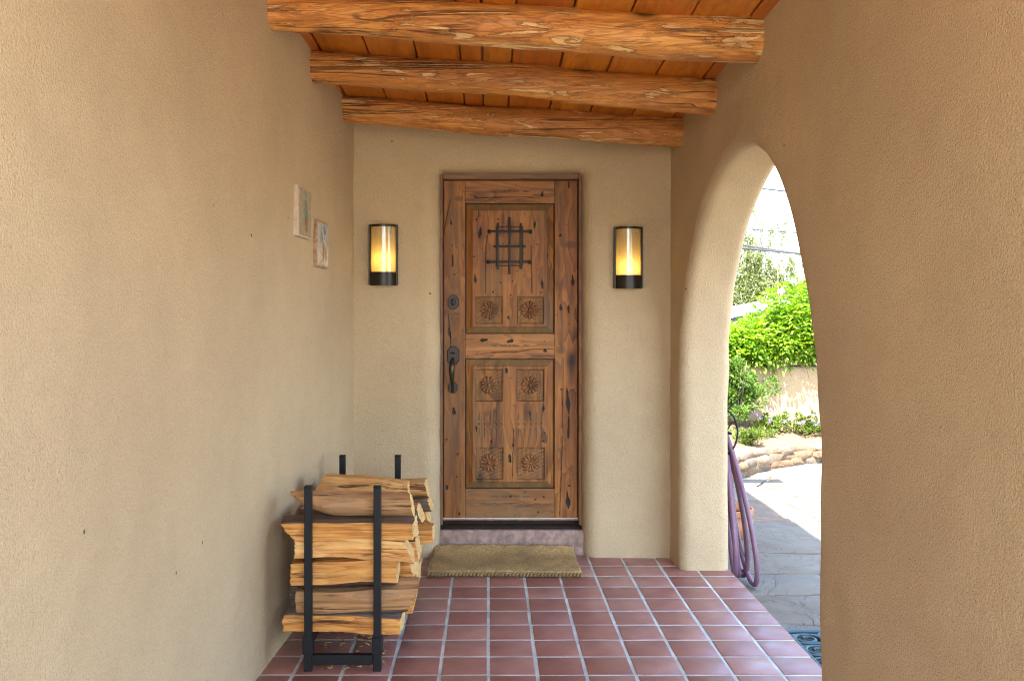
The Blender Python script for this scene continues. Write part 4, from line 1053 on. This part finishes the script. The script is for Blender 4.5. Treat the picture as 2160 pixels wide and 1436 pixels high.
# ------------------------------------------------------------------ plants
def leaves(name, C, Dv, L, Wd, mat, parent, rnd=None, fold=.25):
    C = np.asarray(C, float); Dv = np.asarray(Dv, float); n = len(C)
    Dv /= np.linalg.norm(Dv, axis=1)[:, None]+1e-9
    up = rng.normal(size=(n, 3))*.55+np.array([0, 0, 1.0]); S = np.cross(Dv, up); S /= np.linalg.norm(S, axis=1)[:, None]+1e-9
    Nn = np.cross(S, Dv); L = np.broadcast_to(L, n)[:, None]; Wd = np.broadcast_to(Wd, n)[:, None]
    V = np.stack([C, C+Dv*L*.45+S*Wd*.5+Nn*Wd*fold, C+Dv*L-Nn*L*.08, C+Dv*L*.45-S*Wd*.5+Nn*Wd*fold], 1).reshape(-1, 3)
    me = bpy.data.meshes.new(name); me.vertices.add(4*n); me.vertices.foreach_set('co', V.ravel())
    i = np.arange(n)*4; tri = np.stack([i, i+1, i+2, i, i+2, i+3], 1).reshape(-1)
    me.loops.add(6*n); me.loops.foreach_set('vertex_index', tri.astype(np.int32)); me.polygons.add(2*n); me.polygons.foreach_set('loop_start', (np.arange(2*n)*3).astype(np.int32))
    me.update(calc_edges=True); me.materials.append(M[mat])
    at = me.attributes.new('rnd', 'FLOAT', 'POINT'); rv_ = rng.random(n) if rnd is None else np.clip(rnd, 0, 1); at.data.foreach_set('value', np.repeat(rv_, 4).astype(np.float32))
    o = bpy.data.objects.new(name, me); COL.objects.link(o); o.parent = parent
    if parent is not None: o.location = -Vector(parent.location)
    return o
def pmesh(name, V, F, mat, parent, smooth=True):
    o = mesh_obj(name, V, F, M[mat], parent, smooth); o.location = -Vector(parent.location); return o
# trumpet vine mass over the wall
vine = empty('vine_bush', (3.9, 11.3, gz)); tag(vine, 'dense bright green leafy vine bush spilling over the garden wall', 'bush')
lumps = []
def vtop(x): return np.interp(x, [1.5, 2.6, 2.95, 3.3, 3.7, 4.05, 4.6, 6.5], [1.25, 1.30, 1.33, 1.46, 1.78, 2.0, 2.1, 1.9])
for k in range(330):
    x = rng.uniform(1.9, 6.0); y = 10.76+1.2*rng.random()**1.3; zt = vtop(x)-.15*max(0, 10.95-y)/.25; z = rng.uniform(1.02 if y < 11.0 else .85, max(1.05, zt-.24))
    lumps.append((x, y, z, rng.uniform(.16, .34)))
Cs, Ds, Ls, Rn = [], [], [], []
for (x, y, z, r_) in lumps:
    front = y < 11.3
    for q in range(36 if front else 12):
        d = rng.normal(size=3); d[1] -= .5; d /= np.linalg.norm(d); base = np.array([x, y, z])+d*r_*rng.uniform(.55, 1.05)
        if base[2] < .89+.05*math.sin(base[0]*9): continue
        ax = d*.7+rng.normal(size=3)*.45+np.array([0, -.2, -.25]); ax /= np.linalg.norm(ax)
        sd_ = np.cross(ax, [0, 0, 1.0]); sd_ /= np.linalg.norm(sd_)+1e-9; LL = rng.uniform(.12, .22); tone = rng.random()
        for k in range(9):
            t = k//2/4; side = (1 if k % 2 else -1)
            p = base+ax*LL*t+np.array([0, 0, -.05*t*t]); dd = ax*.7+sd_*side*(1 if k < 8 else 0)*.9
            Cs.append(p); Ds.append(dd); Ls.append(rng.uniform(.05, .085)); Rn.append(.35*tone+.65*rng.random()*.9)
leaves('foliage', Cs, Ds, np.array(Ls), np.array(Ls)*.46, 'leaf_vine', vine, np.array(Rn))
tl = []
for k in range(14):
    x = 2.3+k*.3+random.uniform(-.1, .1); y = random.uniform(11.1, 11.7); pts = [(x, y, gz-.05)]
    for s in range(5): pts.append((x+random.uniform(-.15, .15)*s*.5, y+random.uniform(-.1, .1)*s*.5-.06*s, gz+.32*(s+1)))
    tl.append(tube(pts, [.022, .02, .016, .012, .009, .006], 6))
for k in range(26):                                       # hanging stems in front of the wall
    x = random.uniform(2.6, 4.6); z = random.uniform(.85, 1.1); pts = [(x, 10.85, z), (x+random.uniform(-.05, .05), 10.66, z-.02), (x+random.uniform(-.08, .08), 10.60, z-random.uniform(.12, .28))]
    tl.append(tube(pts, [.006, .005, .003], 5))
pmesh('stems', *merge(tl), 'stem', vine)
def flower_mesh(mat, r_=.028):
    V = [(0, 0, .004)]; F = []
    for k in range(5):
        a = 2*math.pi*k/5; b = len(V)
        V += [(r_*.55*math.cos(a-.45), r_*.55*math.sin(a-.45), .008), (r_*math.cos(a-.2), r_*math.sin(a-.2), .004), (r_*math.cos(a+.2), r_*math.sin(a+.2), .004), (r_*.55*math.cos(a+.45), r_*.55*math.sin(a+.45), .008)]
        F.append((0, b, b+1, b+2, b+3))
    me = bpy.data.meshes.new('flower'); me.from_pydata(V, [], F); me.materials.append(M[mat]); me.update(); return me
fpink, fviol = flower_mesh('pink', .05), flower_mesh('petal', .021)
def flower(me, loc, parent):
    o = bpy.data.objects.new('flower', me); COL.objects.link(o); o.parent = parent; o.location = Vector(loc)-Vector(parent.location)
    o.rotation_euler = (random.uniform(.5, 1.4), random.uniform(-.5, .5), random.uniform(-.6, .6)); return o
for k in range(7):
    x = random.uniform(3.45, 3.75); flower(fpink, (x, 10.95+random.uniform(-.1, .1), float(vtop(x))+random.uniform(-.08, .12)), vine)
# leafy shrub before the wall
def bush(name, c, rad, n, mat, label, cat, L=(.03, .05), wr=.62, group=None, stems=6, lump=30):
    t = empty(name, (c[0], c[1], c[2])); tag(t, label, cat, group)
    Cs, Ds = [], []
    lp = [(rng.normal(size=3)*np.array(rad)*.42+np.array([0, 0, rad[2]*.98]), rng.uniform(.22, .40)*min(rad)) for _ in range(lump)]
    for k in range(n):
        q, r_ = lp[rng.integers(len(lp))]; d = rng.normal(size=3); d /= np.linalg.norm(d)
        p = q+d*r_*rng.uniform(.5, 1.1)
        if p[2] < .01: p[2] = rng.uniform(.01, .08)
        Cs.append(p+np.array(c)); Ds.append(d+np.array([0, -.1, .35])*rng.uniform(0, 2))
    Ls = rng.uniform(L[0], L[1], n); leaves('foliage', Cs, Ds, Ls, Ls*wr, mat, t)
    sl_ = []
    for k in range(stems):
        a = random.uniform(0, 6.28); h = rad[2]*random.uniform(1.0, 1.7); sl_.append(tube([(c[0]+.03*math.cos(a), c[1]+.03*math.sin(a), c[2]-.04), (c[0]+rad[0]*.3*math.cos(a), c[1]+rad[1]*.3*math.sin(a), c[2]+h*.5), (c[0]+rad[0]*.6*math.cos(a), c[1]+rad[1]*.6*math.sin(a), c[2]+h)], [.009, .006, .003], 6))
    pmesh('stems', *merge(sl_), 'stem', t)
    return t
bush('leafy_shrub', (2.80, 10.36, .12), (.36, .30, .47), 6500, 'leaf_shrub', 'light green small leaved shrub growing against the garden wall', 'shrub')
bush('groundcover_plant', (2.73, 9.62, .055), (.20, .18, .085), 1500, 'leaf_ground', 'yellow green feathery low plant just behind the rock edging', 'plant', (.03, .055), .22, stems=3)
bush('groundcover_plant', (3.02, 9.92, .08), (.13, .12, .055), 500, 'leaf_ground', 'small yellow green tuft in mulch between shrub and violet flowers', 'plant', (.02, .04), .3, stems=3)
for k, (x, y, s, lab) in enumerate(((3.22, 10.25, .22, 'low flowering plant with violet blooms, first from the leafy shrub'), (3.55, 10.12, .26, 'low flowering plant with violet blooms, second from the leafy shrub'),
                                (3.95, 10.05, .26, 'low flowering plant with violet blooms, third from the leafy shrub'))):
    z0 = gz+.12+.19*((y-9.55)/1.2)**.8
    t = bush('flowering_plant', (x, y, z0), (s, s*.8, .095), 1500, 'leaf_ground', lab, 'flowers', (.02, .038), .6, 'violet flowers along the garden wall', stems=4)
    for q in range(14):
        flower(fviol, (x+random.gauss(0, s*.45), y-random.uniform(0, s*.6), z0+random.uniform(.10, .26)), t)
# airy poplars far behind
def poplar(x, y, top, n, label, seed, plumes):
    r = np.random.default_rng(seed); t = empty('poplar_tree', (x, y, gz)); tag(t, label, 'tree', 'slender trees far beyond the garden wall')
    Cs, Ds, tb = [], [], []
    tb.append(tube([(x, y, gz-.1), (x+.05, y, .8), (x, y, top*.55)], [.09, .06, .03], 8))
    for (ox, oh, dens) in plumes:
        bx = x+ox*.25; h0 = r.uniform(.2, .6); pts = [(bx, y, h0)]
        for k in range(1, 7): f = k/6; pts.append((x+ox*(.25+.75*f**.7)+r.normal()*.03, y+r.normal()*.08, h0+(top*oh-h0)*f))
        tb.append(tube(pts, [.03*(1-k/7.5) for k in range(7)], 5)); P = np.array(pts)
        for q in range(int(n*dens*2.2)):
            f = r.random()**.75; i = min(5, int(f*6)); p = P[i]+(P[i+1]-P[i])*(f*6-i); wd = .26*(1-f)**.7+.045
            Cs.append(p+r.normal(size=3)*np.array([wd, wd, .08])*.75); Ds.append(r.normal(size=3)+np.array([0, 0, .7]))
        for q in range(9):
            f = r.uniform(.05, .85); i = min(5, int(f*6)); p = P[i]+(P[i+1]-P[i])*(f*6-i); d = np.array([r.normal()*.25, r.normal()*.2, .5])*(1.1-f); tb.append(tube([tuple(p), tuple(p+d*.6), tuple(p+d*1.1+[0, 0, .1])], [.010, .007, .003], 4))
    Ls = r.uniform(.05, .095, len(Cs)); leaves('crown', Cs, Ds, Ls, Ls*.6, 'leaf_poplar', t)
    pmesh('trunk', *merge(tb), 'poplar_bark', t)
poplar(7.25, 26, 4.0, 650, 'airy young poplar with the broadest leafy crown beyond the shed', 1, [(-.5, .7, 1.3), (-.25, .85, 1.2), (0, .95, 1), (.2, .9, 1.1), (.4, .75, 1.2), (-.1, .6, 1.4), (.55, .6, 1.3), (-.75, .6, 1.2)])
poplar(7.85, 26.6, 4.55, 480, 'tallest slender poplar with feathery upright plumes beyond the shed', 2, [(-.12, 1, .7), (.1, .9, .7), (-.3, .75, 1), (.35, .85, .8), (.0, .7, 1.2), (.5, .6, 1.1)])
poplar(8.4, 26.3, 4.2, 440, 'slender poplar with two pointed plumes between taller and shorter poplars', 3, [(-.15, 1, .6), (.1, .97, .6), (.3, .7, 1.0), (-.3, .7, 1.1), (0, .6, 1.3)])
poplar(9.0, 26.5, 3.15, 380, 'short sparse poplar at the end of the row above the vine', 4, [(-.25, .95, .7), (.05, 1, .6), (.3, .9, .8), (.5, .75, .9), (0, .7, 1.2)])
# shed roof behind the vine
shed = empty('garden_shed', (4.9, 14.6, gz)); tag(shed, 'low shed with pale sloping metal roof half hidden behind the vine', 'shed')
nbox('wall', M['stucco_out'], 3.5, 4.8, 14.2, 15.4, gz-.06, 1.20, shed)
def slab(name, mat, x0, z0, x1, z1, ya, yb_, th_, up):
    V = [(x0, ya, z0), (x1, ya, z1), (x1, yb_, z1+up), (x0, yb_, z0+up), (x0, ya, z0+th_), (x1, ya, z1+th_), (x1, yb_, z1+up+th_), (x0, yb_, z0+up+th_)]
    o = mesh_obj(name, V, [(0, 3, 2, 1), (4, 5, 6, 7), (0, 1, 5, 4), (1, 2, 6, 5), (2, 3, 7, 6), (3, 0, 4, 7)], M[mat], smooth=False); return part(name, o, shed)
slab('roof', 'white_metal', 3.3, 1.27, 4.9, 1.60, 13.95, 15.6, .03, .06)
slab('fascia', 'navy', 3.32, 1.195, 4.88, 1.522, 14.0, 14.06, .072, .002)
# overhead wires
def wire(y, xa, za, slope, rad, label):
    pts = []
    for k in range(25):
        x = -40+100*k/24; pts.append((x, y, za-slope*(x-xa)+.0012*(x-xa)**2))
    V, F = tube(pts, rad, 6); o = mesh_obj('power_line', V, F, M['cable']); tag(o, label, 'wire', 'overhead wires beyond the garden')
kk = 20/1930
wire(20, 5.96, 1.43+(660-398)*kk, .117, .021, 'overhead wire strung highest above the poplars')
wire(20.3, 5.8, 1.43+(660-481)*kk, .085, .015, 'thin grey overhead wire crossing the poplar tips')
wire(20.2, 5.6, 1.43+(660-516)*kk, .150, .02, 'overhead wire sagging onto the lowest cable by the poplars')
wire(20, 5.6, 1.43+(660-524)*kk, .10, .028, 'thickest and lowest overhead cable passing before the poplars')

# ------------------------------------------------------------------ hose, hanger, pot, rubber mat outside the arch
hose_pts = []
nl = 5
for k in range(nl):
    top = (1.372+.004*k, 5.36+.01*k, .76-.015*k); bot = ((1.497, 1.43, 1.47, 1.40, 1.485)[k], (5.16, 5.24, 5.30, 5.20, 5.34)[k], gz+.020+.030*(k % 2)+.012*(k//2))
    wd = .16+.022*((k*5) % 4); n = 40
    for i in range(n):
        a = 2*math.pi*i/n; f = (1-math.cos(a))/2; s = math.sin(a)
        x = top[0]+(bot[0]-top[0])*f**.8+.026*s*(1 if k % 2 else -1)*(.4+.6*f); y = top[1]+(bot[1]-top[1])*f+wd*s*(.45+.55*f)*.8; z = top[2]+(bot[2]-top[2])*f
        hose_pts.append((max(x, 1.362), y, max(z, gz+.015)))
hose_pts += [(1.39, 5.5, .3), (1.42, 5.6, .0), (1.45, 5.8, gz+.017), (1.5, 6.2, gz+.017), (1.44, 6.6, gz+.017)]
HP = np.array(hose_pts)
for _ in range(2): HP[1:-1] = .25*HP[:-2]+.5*HP[1:-1]+.25*HP[2:]
HP[:, 2] = np.maximum(HP[:, 2], gz+.017)
V, F = tube([tuple(p) for p in HP], .0138, 12); hose = mesh_obj('garden_hose', V, F, M['hose'])
tag(hose, 'dull purple garden hose hanging in long loops outside the arch', 'hose')
hg = empty('hose_hanger', (1.34, 5.34, .74)); tag(hg, 'black wire hose hanger on the wall above the purple hose', 'hose hanger')
def hpart(nm, pts, rad): V, F = tube(pts, rad, 8); part(nm, mesh_obj(nm, V, F, M['black_metal']), hg)
arc = [(1.345+.093*math.sin(a), 5.28, .742+.135*math.cos(a)) for a in np.linspace(.15, 2.75, 18)]
hpart('front_hoop', arc, .006); hpart('brace', [(1.34, 5.29, .68), (1.405, 5.285, .80)], .005); hpart('arm', [(1.33, 5.46, .735), (1.37, 5.36, .735), (1.40, 5.28, .735)], .008)
hpart('wall_bar', [(1.341, 5.36, .62), (1.341, 5.36, .88)], .008)
# pot sliver beyond the hose
pot = empty('flower_pot', (1.685, 6.35, gz)); tag(pot, 'small terracotta flower pot standing behind the hanging hose', 'pot')
def lathe(prof, n=28):
    V = []; F = []
    for (r_, z) in prof:
        for k in range(n): a = 2*math.pi*k/n; V.append((r_*math.cos(a), r_*math.sin(a), z))
    for i in range(len(prof)-1):
        for k in range(n): F.append((i*n+k, i*n+(k+1) % n, (i+1)*n+(k+1) % n, (i+1)*n+k))
    F.append(tuple(range(n))[::-1]); F.append(tuple((len(prof)-1)*n+k for k in range(n))); return V, F
V, F = lathe([(.095, .006), (.135, .175), (.125, .175), (.12, .15)]); mesh_obj('bowl', V, F, M['terracotta'], pot)
V, F = lathe([(.138, .165), (.150, .168), (.152, .205), (.140, .208), (.128, .19), (.122, .165)]); o = mesh_obj('rim', V, F, M['terracotta'], pot); o.data.set_sharp_from_angle(angle=R(40))
# scrolled rubber mat
rmat = empty('scroll_mat', (1.66, 4.02, gz+.006)); tag(rmat, 'dark green rubber mat of open scrolls lying on the flagstones outside the arch', 'mat')
def rp(nm, pts, rad, closed=True):
    V, F = tube(pts, rad, 8, closed); o = mesh_obj(nm, V, F, M['rubber'], rmat)
    for v in o.data.vertices: v.co.z = v.co.z*.75
def zr(x, y): return (x, y, .015)
hx, hy = .26, .40
def rrect(hx, hy, c=.07, n=8):
    P = []
    for (cx, cy, a0) in ((hx-c, hy-c, 0), (-hx+c, hy-c, 90), (-hx+c, -hy+c, 180), (hx-c, -hy+c, 270)):
        for k in range(n+1): a = R(a0+90*k/n); P.append(zr(cx+c*math.cos(a), cy+c*math.sin(a)))
    return P
rp('rim', rrect(hx, hy), .012); rp('inner_rim', rrect(hx-.045, hy-.045, .05), .008)
for i in range(3):
    for j in range(5):
        cx = -.155+.155*i; cy = -.30+.15*j+(.04 if i % 2 else 0)
        a0 = random.choice([0, 90, 180, 270]); P = []
        for k in range(30): a = R(a0)+k*.30; q = .068*(1-k/44); P.append(zr(cx+q*math.cos(a), cy+q*math.sin(a)))
        rp('scroll', P, .008, False)
        rp('ring', [zr(cx+.085*math.cos(a), cy+.062*math.sin(a)) for a in np.linspace(0, 2*math.pi, 24, endpoint=False)], .007)
